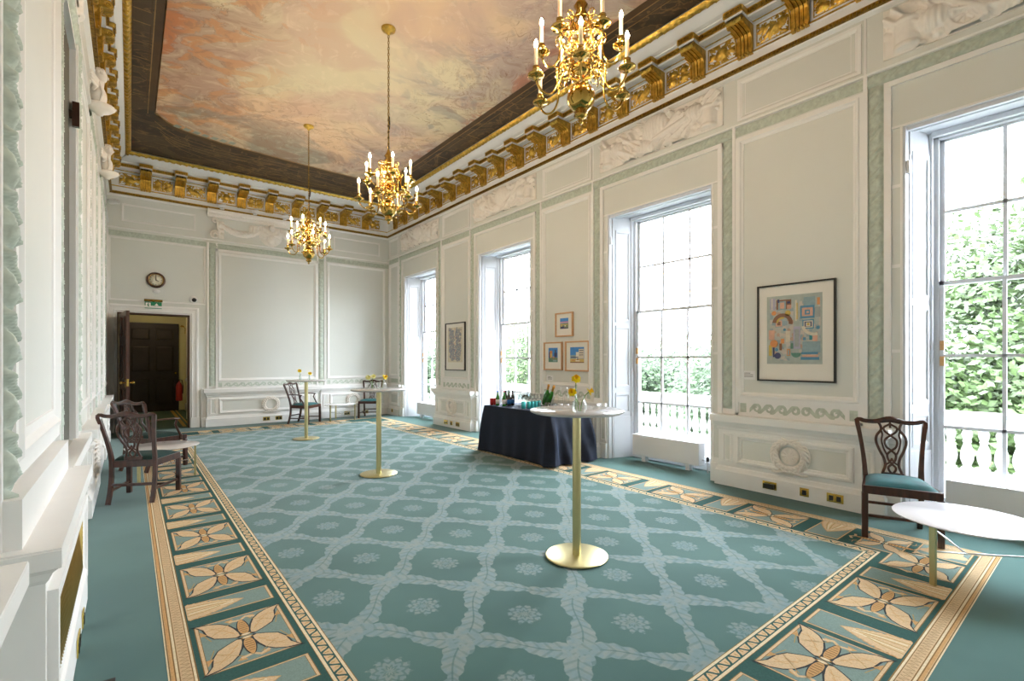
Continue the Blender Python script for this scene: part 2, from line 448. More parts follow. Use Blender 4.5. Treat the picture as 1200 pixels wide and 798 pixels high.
def wbox(mb, T, s0, s1, z0, z1, n0, n1):
    mb.box(s0, s1, z0, z1, n0, n1, T)
def ringm(mb, T, s0, s1, z0, z1, prof):
    """mitred rectangular moulding; prof = [(inset, n)...] from outside edge inward"""
    vs = []; fs = []
    for d, n in prof:
        vs += [T(s0 + d, z0 + d, n), T(s1 - d, z0 + d, n), T(s1 - d, z1 - d, n), T(s0 + d, z1 - d, n)]
    for i in range(len(prof) - 1):
        for k in range(4):
            fs.append((i * 4 + k, i * 4 + (k + 1) % 4, (i + 1) * 4 + (k + 1) % 4, (i + 1) * 4 + k))
    mb.add(vs, fs, False)
BOLD = [(0, 0), (0, .022), (.012, .030), (.03, .030), (.04, .016), (.06, .012), (.066, .002)]
SMALL = [(0, 0), (0, .018), (.015, .018), (.024, .007), (.034, .006), (.036, 0)]
THIN = [(0, 0), (0, .014), (.018, .014), (.024, 0)]
def field(mb, T, s0, s1, z0, z1, h, d=.012, n0=.001, thr=None):
    ns = max(2, int(round((s1 - s0) / d))); nz = max(2, int(round((z1 - z0) / d)))
    vs = []; hh = []
    for j in range(nz + 1):
        z = z0 + (z1 - z0) * j / nz
        for i in range(ns + 1):
            s_ = s0 + (s1 - s0) * i / ns
            a = h(s_, z); hh.append(a); vs.append(T(s_, z, n0 + a))
    fs = []
    for j in range(nz):
        for i in range(ns):
            q = (j * (ns + 1) + i, j * (ns + 1) + i + 1, (j + 1) * (ns + 1) + i + 1, (j + 1) * (ns + 1) + i)
            if thr is not None and max(hh[k] for k in q) < thr: continue
            fs.append(q)
    mb.add(vs, fs, True)

# carved running-leaf ribbon: w in 0..1 across, t = distance along
def leafh(w, t, amp=.022, per=.105):
    amp *= 1.5
    ph = 2 * PI * t / per
    edge = min(w, 1 - w)
    scal = .06 + .05 * (1 + sin(ph + (0 if w < .5 else PI)))
    env = max(0, min(1, (edge - scal * .5) / .12))
    a = .55 + .45 * sin(ph * 1.0 + 5.5 * (w - .5) + 1.6 * sin(ph * .5 + 6 * w))
    b = .25 * sin(ph * 3 + 14 * w)
    return env * amp * (.35 + .65 * a + .3 * b * a)
def band_v(mb, T, s0, s1, z0, z1, amp=.022, d=.014, per=.105):
    W = s1 - s0
    field(mb, T, s0, s1, z0, z1, lambda s_, z: leafh((s_ - s0) / W, z, amp, per), d)
def band_h(mb, T, s0, s1, z0, z1, amp=.022, d=.014, per=.105):
    W = z1 - z0
    field(mb, T, s0, s1, z0, z1, lambda s_, z: leafh((z - z0) / W, s_, amp, per), d)
def guilloche_h(mb, T, s0, s1, z0, z1, d=.012):
    W = z1 - z0
    def h(s_, z):
        w = (z - z0) / W - .5; t = s_ / (W * 1.25)
        k = (t % 1) - .5
        r = math.hypot(k * 1.25, w)
        ring = math.exp(-((r - .34) / .07) ** 2) + math.exp(-((r - .12) / .07) ** 2)
        return .004 + .016 * ring
    field(mb, T, s0, s1, z0, z1, h, d)
def wave_scroll(mb, T, s0, s1, z0, z1, n=.004, flip=True):
    """Vitruvian wave: a row of running spirals that turn over at the middle"""
    H = z1 - z0; L = s1 - s0
    cnt = max(2, int(round(L / (H * 1.5))))
    if cnt % 2 == 0: cnt += 1
    step = L / cnt
    for k in range(cnt):
        c = s0 + step * (k + .5)
        sg = 1 if c < (s0 + s1) / 2 else -1
        if not flip: sg = 1
        R = H * .42
        pts = []
        for q in range(8):     # rising tail
            t = q / 8
            pts.append((c - sg * (step * .85) * (1 - t) - sg * R * .2 * t, z0 + H * .08 + (H * .84) * (t ** 1.6) * .9))
        for q in range(20):
            t = q / 19; a = PI * .62 - t * 3.6 * PI * .62
            rr = R * (1 - .72 * t)
            pts.append((c + sg * (R * .25 + rr * cos(a)), z0 + H * .5 + rr * sin(a)))
        ws = [H * (.32 + .05 * sin(i)) * (1.15 if i < 9 else max(.35, 1.1 - (i - 9) * .045)) for i in range(len(pts))]
        lastL = lastR = None; vs = []
        for i, p in enumerate(pts):
            a = pts[max(0, i - 1)]; b = pts[min(len(pts) - 1, i + 1)]
            tx, tz = b[0] - a[0], b[1] - a[1]; l = math.hypot(tx, tz) or 1
            nx, nz = -tz / l, tx / l; w = ws[i] * .5
            for sgn in (1, -1):
                s_ = min(max(p[0] + sgn * nx * w, s0), s1); z_ = min(max(p[1] + sgn * nz * w, z0), z1)
                vs.append(T(s_, z_, n + .002 * (i % 2)))
        fs = [(2 * i, 2 * i + 1, 2 * i + 3, 2 * i + 2) for i in range(len(pts) - 1)]
        mb.add(vs, fs, False)

# ------------------------------------------------------------------ floor and carpet
f = MB().use(M['stone']); f.box(XL - .3, XR + .6, YB - .2, YE + .2, -.15, -.012); struct(f, 'floor')
c = MB().use(M['carpet']); c.box(XL, XR, YB, YE, -.012, -.0045)
for c_ in WC: c.box(XR, XR + .42, c_ - .83, c_ + .83, -.012, -.0045)
carpet = tag(c.build('fitted_carpet'), 'green fitted carpet with pale leaf lattice and medallions across the whole room floor', 'carpet')
bd = MB()
L1, L2, L3, L4 = -.0039, -.0033, -.0027, -.0021
OX0, OX1, OY0, OY1 = .14, 5.15, .56, 12.02
def rect_strip(mb, d0, d1, z):
    """ring between inset d0 and d1 from the outer edge of the border"""
    a = [(OX0 + d0, OY0 + d0), (OX1 - d0, OY0 + d0), (OX1 - d0, OY1 - d0), (OX0 + d0, OY1 - d0)]
    b = [(OX0 + d1, OY0 + d1), (OX1 - d1, OY0 + d1), (OX1 - d1, OY1 - d1), (OX0 + d1, OY1 - d1)]
    for k in range(4):
        j = (k + 1) % 4
        mb.add([(*a[k], z), (*a[j], z), (*b[j], z), (*b[k], z)], [(0, 1, 2, 3)], False)
for d0, d1, m, z in ((0, .114, 'w_beige', L1), (0, .006, 'w_cream', L2), (.006, .011, 'w_brown', L2), (.013, .026, 'w_orange', L2), (.026, .031, 'w_brown', L2),
                     (.032, .042, 'w_cream', L2), (.042, .047, 'w_brown', L2), (.094, .098, 'w_brown', L2), (.098, .108, 'w_cream', L2), (.108, .114, 'w_brown', L2),
                     (.114, .595, 'w_teal', L1), (.600, .615, 'w_cream', L2), (.597, .600, 'w_brown', L2), (.595, .690, 'w_teal', L1),
                     (.672, .686, 'w_cream', L2), (.686, .690, 'w_brown', L2)):
    bd.use(M[m]); rect_strip(bd, d0, d1, z)
def side_xf(side):
    """local (p along, q inward from outer edge) -> world"""
    return {'L': lambda p, q: (OX0 + q, p), 'R': lambda p, q: (OX1 - q, p), 'N': lambda p, q: (p, OY0 + q), 'F': lambda p, q: (p, OY1 - q)}[side]
def stroke(mb, xf, pts, w, z):
    vs = []
    for i, p in enumerate(pts):
        a = pts[max(0, i - 1)]; b = pts[min(len(pts) - 1, i + 1)]
        tx, ty = b[0] - a[0], b[1] - a[1]; l = math.hypot(tx, ty) or 1
        nx, ny = -ty / l * w / 2, tx / l * w / 2
        for sg in (1, -1):
            q = xf(p[0] + sg * nx, p[1] + sg * ny); vs.append((q[0], q[1], z))
    mb.add(vs, [(2 * i, 2 * i + 1, 2 * i + 3, 2 * i + 2) for i in range(len(pts) - 1)], False)
def poly(mb, xf, pts, z):
    mb.add([(*xf(*p), z) for p in pts], [tuple(range(len(pts)))], False)
def fan(mb, xf, ctr, pts, z):
    mb.add([(*xf(*ctr), z)] + [(*xf(*p), z) for p in pts], [(0, i + 1, i + 2) for i in range(len(pts) - 1)] + [(0, len(pts), 1)], False)
# zigzag ribbons
for side, lo, hi in (('L', OY0, OY1), ('R', OY0, OY1), ('N', OX0, OX1), ('F', OX0, OX1)):
    xf = side_xf(side)
    # outer ribbon
    st = .034; n = int((hi - lo - .12) / st); pts = []
    for k in range(n * 2 + 1): pts.append((lo + .06 + k * st / 2, .052 if k % 2 else .090))
    stroke(bd.use(M['w_brown']), xf, pts, .0055, L3)
    # inner ribbon of alternating fans
    lo2, hi2 = lo + .62, hi - .62; st = .05; n = int((hi2 - lo2) / st)
    bd.use(M['w_beige'])
    for k in range(n):
        p = lo2 + (k + .5) * (hi2 - lo2) / n
        if k % 2: pp = [(p - .03, .622), (p + .03, .622), (p + .014, .652), (p, .664), (p - .014, .652)]
        else: pp = [(p - .03, .666), (p + .03, .666), (p + .014, .636), (p, .624), (p - .014, .636)]
        poly(bd.use(M['w_beige']), xf, pp, L2)
        stroke(bd.use(M['w_gold']), xf, [(p, .634), (p, .655)], .006, L3)
def frame_rect(mb, xf, p0, p1, q0, q1):
    poly(mb.use(M['w_brown']), xf, [(p0 - .004, q0 - .004), (p1 + .004, q0 - .004), (p1 + .004, q1 + .004), (p0 - .004, q1 + .004)], L2)
    poly(mb.use(M['w_beige']), xf, [(p0, q0), (p1, q0), (p1, q1), (p0, q1)], L2 + .0002)
    e = .011
    poly(mb.use(M['w_brown']), xf, [(p0 + e - .003, q0 + e + .002), (p1 - e + .003, q0 + e + .002), (p1 - e + .003, q1 - e - .002), (p0 + e - .003, q1 - e - .002)], L2 + .0004)
    poly(mb.use(M['w_pale']), xf, [(p0 + e, q0 + e + .005), (p1 - e, q0 + e + .005), (p1 - e, q1 - e - .005), (p0 + e, q1 - e - .005)], L3)
def wing_outline(sp, sq, hp, hq, grow=0):
    # centre-relative leaf that runs to the panel's corner (sp,sq = signs)
    base = [(.018, .040), (.045, .075), (.085, .120), (.135, .150), (.195, .172), (.245, .205), (.252, .212), (.225, .160), (.190, .118), (.150, .085), (.100, .058), (.050, .036), (.022, .028)]
    cx = sum(b[0] for b in base) / len(base); cy = sum(b[1] for b in base) / len(base)
    ax, ay = .22 / .281, .175 / .281
    base = [(.03 + t * ax - u * 1.75 * ay, .035 + t * ay + u * 1.75 * ax) for t, u in (((a - .03) * ax + (b - .035) * ay, -(a - .03) * ay + (b - .035) * ax) for a, b in base)]
    base = [(min(max(a, .012), .25), min(max(b, .022), .212)) for a, b in base]
    out = []
    for a, b in base:
        a2 = cx + (a - cx) * (1 + grow); b2 = cy + (b - cy) * (1 + grow * 1.6)
        out.append((sp * a2 * hp / .252, sq * b2 * hq / .212))
    return out
def bee_panel(side, p0, p1, q0=.14, q1=.565):
    xf = side_xf(side); frame_rect(bd, xf, p0, p1, q0, q1)
    pc, qc = (p0 + p1) / 2, (q0 + q1) / 2; hp, hq = (p1 - p0) / 2, (q1 - q0) / 2
    off = lambda pts: [(pc + a, qc + b) for a, b in pts]
    for sp in (1, -1):
        for sq in (1, -1):
            for mt, g, z in (('w_dark', .10, L3 + .0003), ('w_beige', 0, L4)):
                w = off(wing_outline(sp, sq, hp, hq, g))
                ctr = (pc + sp * .13 * hp / .25, qc + sq * .105 * hq / .21)
                fan(bd.use(M[mt]), xf, ctr, w, z)
            for k in range(3):   # feather lines
                a = .07 + .045 * k
                stroke(bd.use(M['w_orange']), xf, off([(sp * a, sq * (a * .52 + .012)), (sp * (a + .018), sq * (a * .62 + .022)), (sp * (a + .012), sq * (a * .85 + .035))]), .004, L4 + .0004)
            stroke(bd.use(M['w_orange']), xf, off([(sp * .05, sq * .045), (sp * .12, sq * .086), (sp * .2, sq * .15)]), .003, L4 + .0004)
        # arrows beside the wings
        for sq in ((1, -1) if p1 - p0 > .45 else ()):
            stroke(bd.use(M['w_gold']), xf, off([(sp * .10, sq * .15), (sp * .20, sq * .035)]), .004, L4)
            poly(bd.use(M['w_orange']), xf, off([(sp * .19, sq * .05), (sp * .235, sq * .03), (sp * .225, sq * .075)]), L4)
            stroke(bd.use(M['w_gold']), xf, off([(sp * .05, sq * .155), (sp * .15, sq * .185)]), .004, L4)
            poly(bd.use(M['w_orange']), xf, off([(sp * .13, sq * .165), (sp * .19, sq * .195), (sp * .13, sq * .197)]), L4)
        # spindle of the body
        for mt, g, z in (('w_dark', .006, L4 + .0003), ('w_orange', 0, L4 + .0006)):
            el = []
            for k in range(16):
                a = 2 * PI * k / 16
                el.append((sp * (.112 + (.092 + g) * cos(a) * .95), (.025 + g) * sin(a) * (1 - .25 * cos(a))))
            fan(bd.use(M[mt]), xf, (pc + sp * .105, qc), off(el), z)
        for k in range(6):
            a = .05 + k * .022; w = .024 * (1 - abs(a - .10) / .12)
            stroke(bd.use(M['w_brown']), xf, off([(sp * a, -w), (sp * a, w)]), .006, L4 + .0009)
        stroke(bd.use(M['w_beige']), xf, off([(sp * .21, -.055), (sp * .195, 0), (sp * .225, .03), (sp * .20, .075)]), .020, L4 + .0003)
    for q in (-1, 1):
        el = [(q * .018 + .015 * cos(2 * PI * k / 12), .030 * sin(2 * PI * k / 12)) for k in range(12)]
        fan(bd.use(M['w_brown']), xf, (pc + q * .018, qc), off(el), L4 + .0010)
        el = [(q * .018 + .010 * cos(2 * PI * k / 12), .022 * sin(2 * PI * k / 12)) for k in range(12)]
        fan(bd.use(M['w_cream']), xf, (pc + q * .018, qc), off(el), L4 + .0013)
def cloud_panel(side, p0, p1, q0=.14, q1=.565):
    xf = side_xf(side); frame_rect(bd, xf, p0, p1, q0, q1)
    pc = (p0 + p1) / 2; h = (p1 - p0) / 2 + .012
    for mt, sc, z in (('w_orange', 1.0, L4), ('w_beige', .93, L4 + .0003)):
        out = []
        N = 26
        for sgn in (1, -1):
            rng = range(N) if sgn == 1 else range(N - 1, -1, -1)
            for k in rng:
                t = k / (N - 1)
                w = h * (1 - t ** 1.7) * (.86 + .14 * abs(sin(k * 1.25))) * sc
                out.append((pc + sgn * w, q0 - .02 + t * .30 * (1 if sc == 1 else .97)))
        fan(bd.use(M[mt]), xf, (pc, q0 + .08), out, z)
    for k, a in enumerate((-.45, -.1, .25, .6)):
        stroke(bd.use(M['w_gold']), xf, [(pc + a * h, q0 - .018), (pc + a * h * .85, q0 + .07), (pc + a * h * .3, q0 + .15 + .02 * k)], .006, L4 + .0006)
    for k, a in enumerate((-.2, .42)):
        stroke(bd.use(M['w_cream']), xf, [(pc + a * h, q0 - .01), (pc + a * h * .8, q0 + .10), (pc + a * h * .3, q0 + .22)], .014, L4 + .0005)
pit = .947
k = 0
for k in range(-2, 10):
    a = 2.665 + pit * k
    if a > .9 and a + .52 < OY1 - .5: bee_panel('L', a, a + .52)
    if a + .63 > .9 and a + .84 < OY1 - .5: cloud_panel('L', a + .63, a + .84)
for k in range(-1, 11):
    a = 1.82 + pit * k
    if a > .9 and a + .52 < OY1 - .5: bee_panel('R', a, a + .52)
    if a - .37 > .9 and a - .11 < OY1 - .5: cloud_panel('R', a - .36, a - .11)
bee_panel('R', 1.055, 1.345)
for k in range(-1, 5):
    b_ = 3.90 - pit * k
    if k >= 0 and b_ - .54 > OX0 + .5: bee_panel('N', b_ - .54, b_); bee_panel('F', b_ - .54, b_)
    if b_ - .90 > OX0 + .35: cloud_panel('N', b_ - .90, b_ - .675); cloud_panel('F', b_ - .90, b_ - .675)
bee_panel('N', 4.29, 4.70, .14, .545)
frame_rect(bd, side_xf('R'), .70, 1.0, .12, .40)
fan(bd.use(M['w_beige']), side_xf('R'), (.85, .25), [(.85 + (.13 + .02 * sin(5 * a)) * cos(a), .25 + (.12 + .02 * sin(5 * a)) * sin(a)) for a in [2 * PI * k / 24 for k in range(24)]], L4)
bd.build('woven_border', carpet, recalc=False)

# ------------------------------------------------------------------ right wall with four tall windows
w = MB().use(M['wall'])
OH, OW, SW, DX = 3.66, .83, .69, .46    # opening height, half width, half width at the sash, depth
edges = [YB] + sum([[c_ - OW, c_ + OW] for c_ in WC], []) + [YE]
for i in range(0, len(edges), 2): w.box(XR, XR + .60, edges[i], edges[i + 1], 0, ZC)
for c_ in WC: w.box(XR, XR + .60, c_ - OW, c_ + OW, OH, ZC)
struct(w, 'wall_right')
# the far wall, with the doorway
DX0, DX1, DH = -.20, 1.03, 2.46
w = MB().use(M['wall'])
w.box(XL - .4, DX0, YE, YE + .30, 0, ZC); w.box(DX1, XR + .6, YE, YE + .30, 0, ZC); w.box(DX0, DX1, YE, YE + .30, DH, ZC)
struct(w, 'wall_back')
# left wall, with the tall recess
NY0, NY1 = 4.32, 5.40
w = MB().use(M['wall'])
w.box(XL - .45, XL, YB, NY0, 0, ZC); w.box(XL - .45, XL, NY1, YE + .3, 0, ZC)
w.box(XL - .45, XL, NY0, NY1, 0, .82); w.box(XL - .45, XL, NY0, NY1, 4.07, ZC)
struct(w, 'wall_left')
w = MB().use(M['wall']); w.box(XL - .4, XR + .6, YB - .3, YB, 0, ZC); struct(w, 'wall_front')
# recess lining on the left
M['recess'] = mat('olive grey recess back', (.085, .085, .065), .6, var=.05)
w = MB().use(M['recess']); w.box(XL - .10, XL - .030, NY0, NY1, .83, 4.04); struct(w, 'trim_recess_lining')  # even dark olive back plane just behind the wall face
w = MB().use(M['trim']); w.box(XL - .39, XL + .012, NY1 - .03, NY1, .82, 4.07); w.box(XL - .39, XL + .012, NY0, NY0 + .03, .82, 4.07); w.box(XL - .39, XL + .012, NY0, NY1, 4.04, 4.07)
struct(w, 'trim_recess_jamb')
br = MB().use(M['wood']); br.box(XL - .15, XL + .02, NY1 - .06, NY1 - .03, 3.47, 3.53); br.box(XL - .01, XL + .035, NY1 - .07, NY1 - .03, 3.40, 3.60)
tag(br.build('wall_bracket'), 'small dark bracket fixed high on the jamb of the tall recess at left', 'bracket')

# ---- mouldings
def pedestal(mb, T, s0, s1, n=.10, over=.035, top=.83, ends=True, green=None):
    """dado pedestal: plinth, die, and moulded ledge, profile extruded along s with returned ends"""
    prof = [(n + .035, 0), (n + .035, .17), (n + .022, .185), (n + .012, .215), (n, .225), (n, .655), (n + .012, .665), (n + .016, .69), (n + .034, .705),
            (n + .045, .735), (n + .05, .75), (n + .075, .755), (n + .075, top - .005), (n + .06, top), (0, top)]
    vs = []; N = len(prof)
    for a, z in prof:
        d = (a - n) if a > n else 0
        vs.append(T(s0 - (d if ends else 0), z, a)); vs.append(T(s1 + (d if ends else 0), z, a))
    fs = [(2 * i, 2 * i + 1, 2 * i + 3, 2 * i + 2) for i in range(N - 1)]
    o = [0]
    mb.add(vs, fs, False)
    # returned ends
    for e, sg in ((s0, -1), (s1, 1)):
        vs = []
        for a, z in prof[:-1]:
            d = (a - n) if a > n else 0
            vs.append(T(e + sg * d, z, a)); vs.append(T(e + sg * d, z, 0))
        mb.add(vs, [(2 * i, 2 * i + 1, 2 * i + 3, 2 * i + 2) for i in range(N - 2)], False)
    mb.box(s0 - .07, s1 + .07, top - .008, top + .002, 0, n + .0735, T)
def dado_panels(tm, gm, T, s0, s1, n, narrow=True, split=None):
    a, b = s0, s1
    z0, z1 = .275, .62
    def pan(p0, p1, prof=SMALL):
        ringm(tm, lambda s_, z, q: T(s_, z, q + n), p0, p1, z0, z1, prof)
        wbox(gm, T, p0 + .035, p1 - .035, z0 + .035, z1 - .035, n + .0005, n + .002)
    if narrow:
        pan(a + .05, a + .17, THIN); pan(b - .17, b - .05, THIN); a += .17; b -= .17
    pan(a + .05, b - .05, BOLD)

TRM = MB().use(M['trim']); GRN = MB().use(M['green']); PNL = MB().use(M['wall'])
# piers of the right wall
piers = [(WC[i] + .97, WC[i + 1] - .97) for i in range(3)]
for (a, b) in piers:
    pedestal(TRM, TR, a, b)
    dado_panels(TRM, PNL, TR, a, b, .10)
for c_ in WC:   # narrow set-back blocks beside each opening
    for sg in (-1, 1):
        s0, s1 = sorted((c_ + sg * .835, c_ + sg * .97))
        wbox(TRM, TR, s0, s1, 0, .225, 0, .05); wbox(TRM, TR, s0, s1, .225, .75, 0, .025); wbox(TRM, TR, s0, s1, .75, .83, 0, .06)
        wbox(PNL, TR, s0 + .03, s1 - .03, .28, .70, .025, .027); ringm(TRM, lambda s_, z, q: TR(s_, z, q + .025), s0 + .015, s1 - .015, .265, .715, THIN)
pedestal(TRM, TR, WC[3] + .97, YE - .14, .06, ends=False); dado_panels(TRM, PNL, TR, WC[3] + 1.0, YE - .2, .06, False)
pedestal(TRM, TR, YB, WC[0] - .97, ends=False)
# window surrounds
for i, c_ in enumerate(WC):
    o, inn = 1.10, .975
    lo, hi = .84, 4.245
    d = .012 if i < 2 else .02
    band_v(GRN, TR, c_ + inn, c_ + o, lo + .06, hi - .125, d=d); band_v(GRN, TR, c_ - o, c_ - inn, lo + .06, hi - .125, d=d)
    band_h(GRN, TR, c_ - o, c_ + o, hi - .125, hi, d=d)
    # white edges
    for sg in (-1, 1):
        for a, b, n in ((o, o + .035, .03), (inn - .06, inn - .005, .028)):
            s0, s1 = sorted((c_ + sg * a, c_ + sg * b)); wbox(TRM, TR, s0, s1, .83, hi - (0 if a == o else .13), 0, n)
        s0, s1 = sorted((c_ + sg * inn, c_ + sg * o)); wbox(TRM, TR, s0, s1, .83, .90, 0, .02)
        s0, s1 = sorted((c_ + sg * OW, c_ + sg * (OW + .018))); wbox(TRM, TR, s0, s1, .83, OH, 0, .012)
        for zz in (1.55, 2.35, 3.1):
            s0, s1 = sorted((c_ + sg * (OW + .01), c_ + sg * (inn - .06))); wbox(TRM, TR, s0, s1, zz, zz + .03, 0, .008)
    wbox(TRM, TR, c_ - inn + .005, c_ + inn - .005, hi - .18, hi - .131, 0, .0265)
    wbox(TRM, TR, c_ - inn + .06, c_ + inn - .06, OH, OH + .02, 0, .012)
# pier panels
full = [(WC[i] + 1.135, WC[i + 1] - 1.135) for i in range(3)] + [(WC[3] + 1.135, YE - .07)]
for (a, b) in full:
    ringm(TRM, TR, a + .0, b - .0, 1.015, 4.105, [(0, 0), (0, .02), (.035, .02), (.04, .034), (.055, .034), (.07, .016), (.088, .010), (.092, 0)])
    guilloche_h(GRN, TR, a, b, 4.125, 4.235, d=.015)
    # wave band
    if b - a > 1:
        wave_scroll(GRN, TR, a + .16, b - .16, .868, .978)
        wbox(TRM, TR, a + .03, b - .03, .86, .985, 0, .003)
        for s0 in (a + .05, b - .12): wbox(GRN, TR, s0, s0 + .07, .87, .975, 0, .006)
    else:
        wbox(GRN, TR, a + .1, b - .12, .87, .975, 0, .006)
    wbox(TRM, TR, a, b, .83, .86, 0, .014); wbox(TRM, TR, a, b, .985, 1.015, 0, .012)
    wbox(TRM, TR, a, a + .03, .83, 1.03, 0, .014); wbox(TRM, TR, b - .03, b, .83, 1.03, 0, .014)
    ringm(TRM, TR, a + .02, b - .02, 4.30, 4.79, [(0, 0), (0, .016), (.03, .016), (.05, .004), (.055, 0)])
    ringm(TRM, TR, a + .105, b - .105, 4.36, 4.73, [(0, 0), (0, .003), (.008, .003), (.008, 0)])
# rail across the whole wall
prof_rail = [(0, 4.240), (.03, 4.245), (.036, 4.262), (.02, 4.270), (0, 4.275)]
def extrude_s(mb, T, prof, s0, s1):
    vs = []
    for n, z in prof: vs += [T(s0, z, n), T(s1, z, n)]
    mb.add(vs, [(2 * i, 2 * i + 1, 2 * i + 3, 2 * i + 2) for i in range(len(prof) - 1)], False)
extrude_s(TRM, TR, prof_rail, YB, YE)
for (a, b) in full: wbox(TRM, TR, a - .02, a - .0, 4.27, 4.84, 0, .006)
struct(TRM, 'trim_right'); struct(GRN, 'trim_right_carving'); struct(PNL, 'trim_right_panel')

# far wall mouldings
TRM = MB().use(M['trim']); GRN = MB().use(M['green']); PNL = MB().use(M['wall'])
pedestal(TRM, TE, 1.345, 3.72, .13); dado_panels(TRM, PNL, TE, 1.345, 3.72, .13)
pedestal(TRM, TE, 3.80, XR - .02, .10, ends=False); dado_panels(TRM, PNL, TE, 3.80, 5.55, .10)
wbox(TRM, TE, 1.24, 1.345, 0, .20, 0, .10); wbox(TRM, TE, 1.24, 1.345, .20, .83, 0, .03); wbox(TRM, TE, 1.25, 1.345, .83, .86, 0, .045)
GX0, GX1 = 1.385, 3.90
band_v(GRN, TE, GX0, GX0 + .13, .90, 4.0, d=.025); band_v(GRN, TE, GX1 - .13, GX1, .90, 4.0, d=.025); band_h(GRN, TE, GX0, GX1, 4.0, 4.115, d=.025)
for s0 in (GX0 - .035, GX0 + .135, GX1 - .18, GX1 + .005): wbox(TRM, TE, s0, s0 + .04, .83, 4.12, 0, .028)
wbox(TRM, TE, GX0 + .13, GX1 - .13, 3.94, 3.99, 0, .028)
ringm(TRM, TE, GX0 + .18, GX1 - .18, 1.0, 3.93, BOLD)
ringm(TRM, TE, 3.98, 5.56, 1.0, 4.0, BOLD)
ringm(TRM, TE, XL + .02, 1.33, 2.70, 4.0, SMALL)
guilloche_h(GRN, TE, 3.96, XR, 4.02, 4.125, d=.02); guilloche_h(GRN, TE, XL, 1.34, 4.02, 4.125, d=.02)
wave_scroll(GRN, TE, GX0 + .30, GX1 - .30, .87, .965); wave_scroll(GRN, TE, 4.12, 5.40, .87, .965)
for s0 in (GX0 + .19, GX1 - .26, 3.99, 5.45): wbox(GRN, TE, s0, s0 + .07, .87, .965, 0, .006)
wbox(TRM, TE, GX0 + .13, GX1 - .13, .83, .86, 0, .014); wbox(TRM, TE, 3.95, XR, .83, .86, 0, .014)
extrude_s(TRM, TE, [(n, z - .07) for n, z in prof_rail], XL, XR)
ringm(TRM, TE, -.13, 1.14, 4.33, 4.69, SMALL); ringm(TRM, TE, 4.15, 5.40, 4.33, 4.69, SMALL)
# door architrave
ap = [(0, 0), (0, .04), (.03, .05), (.05, .05), (.055, .035), (.11, .03), (.12, .042), (.135, .042), (.14, .02), (.165, .015), (.17, -.02)]
vs = []
for d_, n in ap:
    for (s_, z) in ((DX0 - .17 + d_, 0), (DX0 - .17 + d_, DH + .17 - d_), (DX1 + .17 - d_, DH + .17 - d_), (DX1 + .17 - d_, 0)): vs.append(TE(s_, z, n))
TRM.add(vs, [(i * 4 + k, i * 4 + k + 1, (i + 1) * 4 + k + 1, (i + 1) * 4 + k) for i in range(len(ap) - 1) for k in range(3)], False)
wbox(TRM, TE, DX1 + .02, DX1 + .18, 0, .22, 0, .06)
struct(TRM, 'trim_back'); struct(GRN, 'trim_back_carving'); struct(PNL, 'trim_back_panel')

# left wall mouldings
TRM = MB().use(M['trim']); GRN = MB().use(M['green']); PNL = MB().use(M['wall'])
pedestal(TRM, TL, YB, 2.12, .03, ends=True)
pedestal(TRM, TL, 4.02, 5.7, .02); pedestal(TRM, TL, 6.0, 7.6, .05); pedestal(TRM, TL, 7.7, 9.3, .03); pedestal(TRM, TL, 9.4, 11.6, .05)
for a, b, n in ((6.0, 7.6, .05), (7.7, 9.3, .03), (9.4, 11.6, .05)): dado_panels(TRM, PNL, TL, a, b, n)
bandsL = [(2.37, 2.51, .035, .011), (4.14, 4.27, .020, .014), (5.46, 5.60, .026, .016), (6.98, 7.08, .02, .02), (8.02, 8.18, .026, .022), (9.35, 9.50, .026, .025), (10.9, 11.05, .026, .03)]
for a, b, amp, d in bandsL:
    band_v(GRN, TL, a, b, .88, 4.12, amp, d)
    wbox(TRM, TL, a - .035, a - .004, .83, 4.12, 0, .022); wbox(TRM, TL, b + .004, b + .045, .83, 4.12, 0, .02)
for a, b in ((4.14, 5.60), (6.98, 8.18), (9.35, 11.05)): band_h(GRN, TL, a, b, 4.12, 4.245, .024, .018)
for a, b in ((2.62, 4.08), (5.72, 6.9), (7.12, 7.98), (8.26, 9.28), (9.58, 10.84), (11.14, 12.5), (.6, 2.28)):
    ringm(TRM, TL, a, b, 1.02, 4.06, [(0, 0), (0, .02), (.06, .02), (.075, .034), (.10, .034), (.13, .012), (.17, .008), (.175, 0)] if b < 5 else BOLD)
guilloche_h(GRN, TL, -1, 2.3, 4.125, 4.235, d=.03)
band_h(GRN, TL, 2.46, 3.94, .875, .975, .024, .014)
extrude_s(TRM, TL, prof_rail, YB, YE)
struct(TRM, 'trim_left'); struct(GRN, 'trim_left_carving'); struct(PNL, 'trim_left_panel')

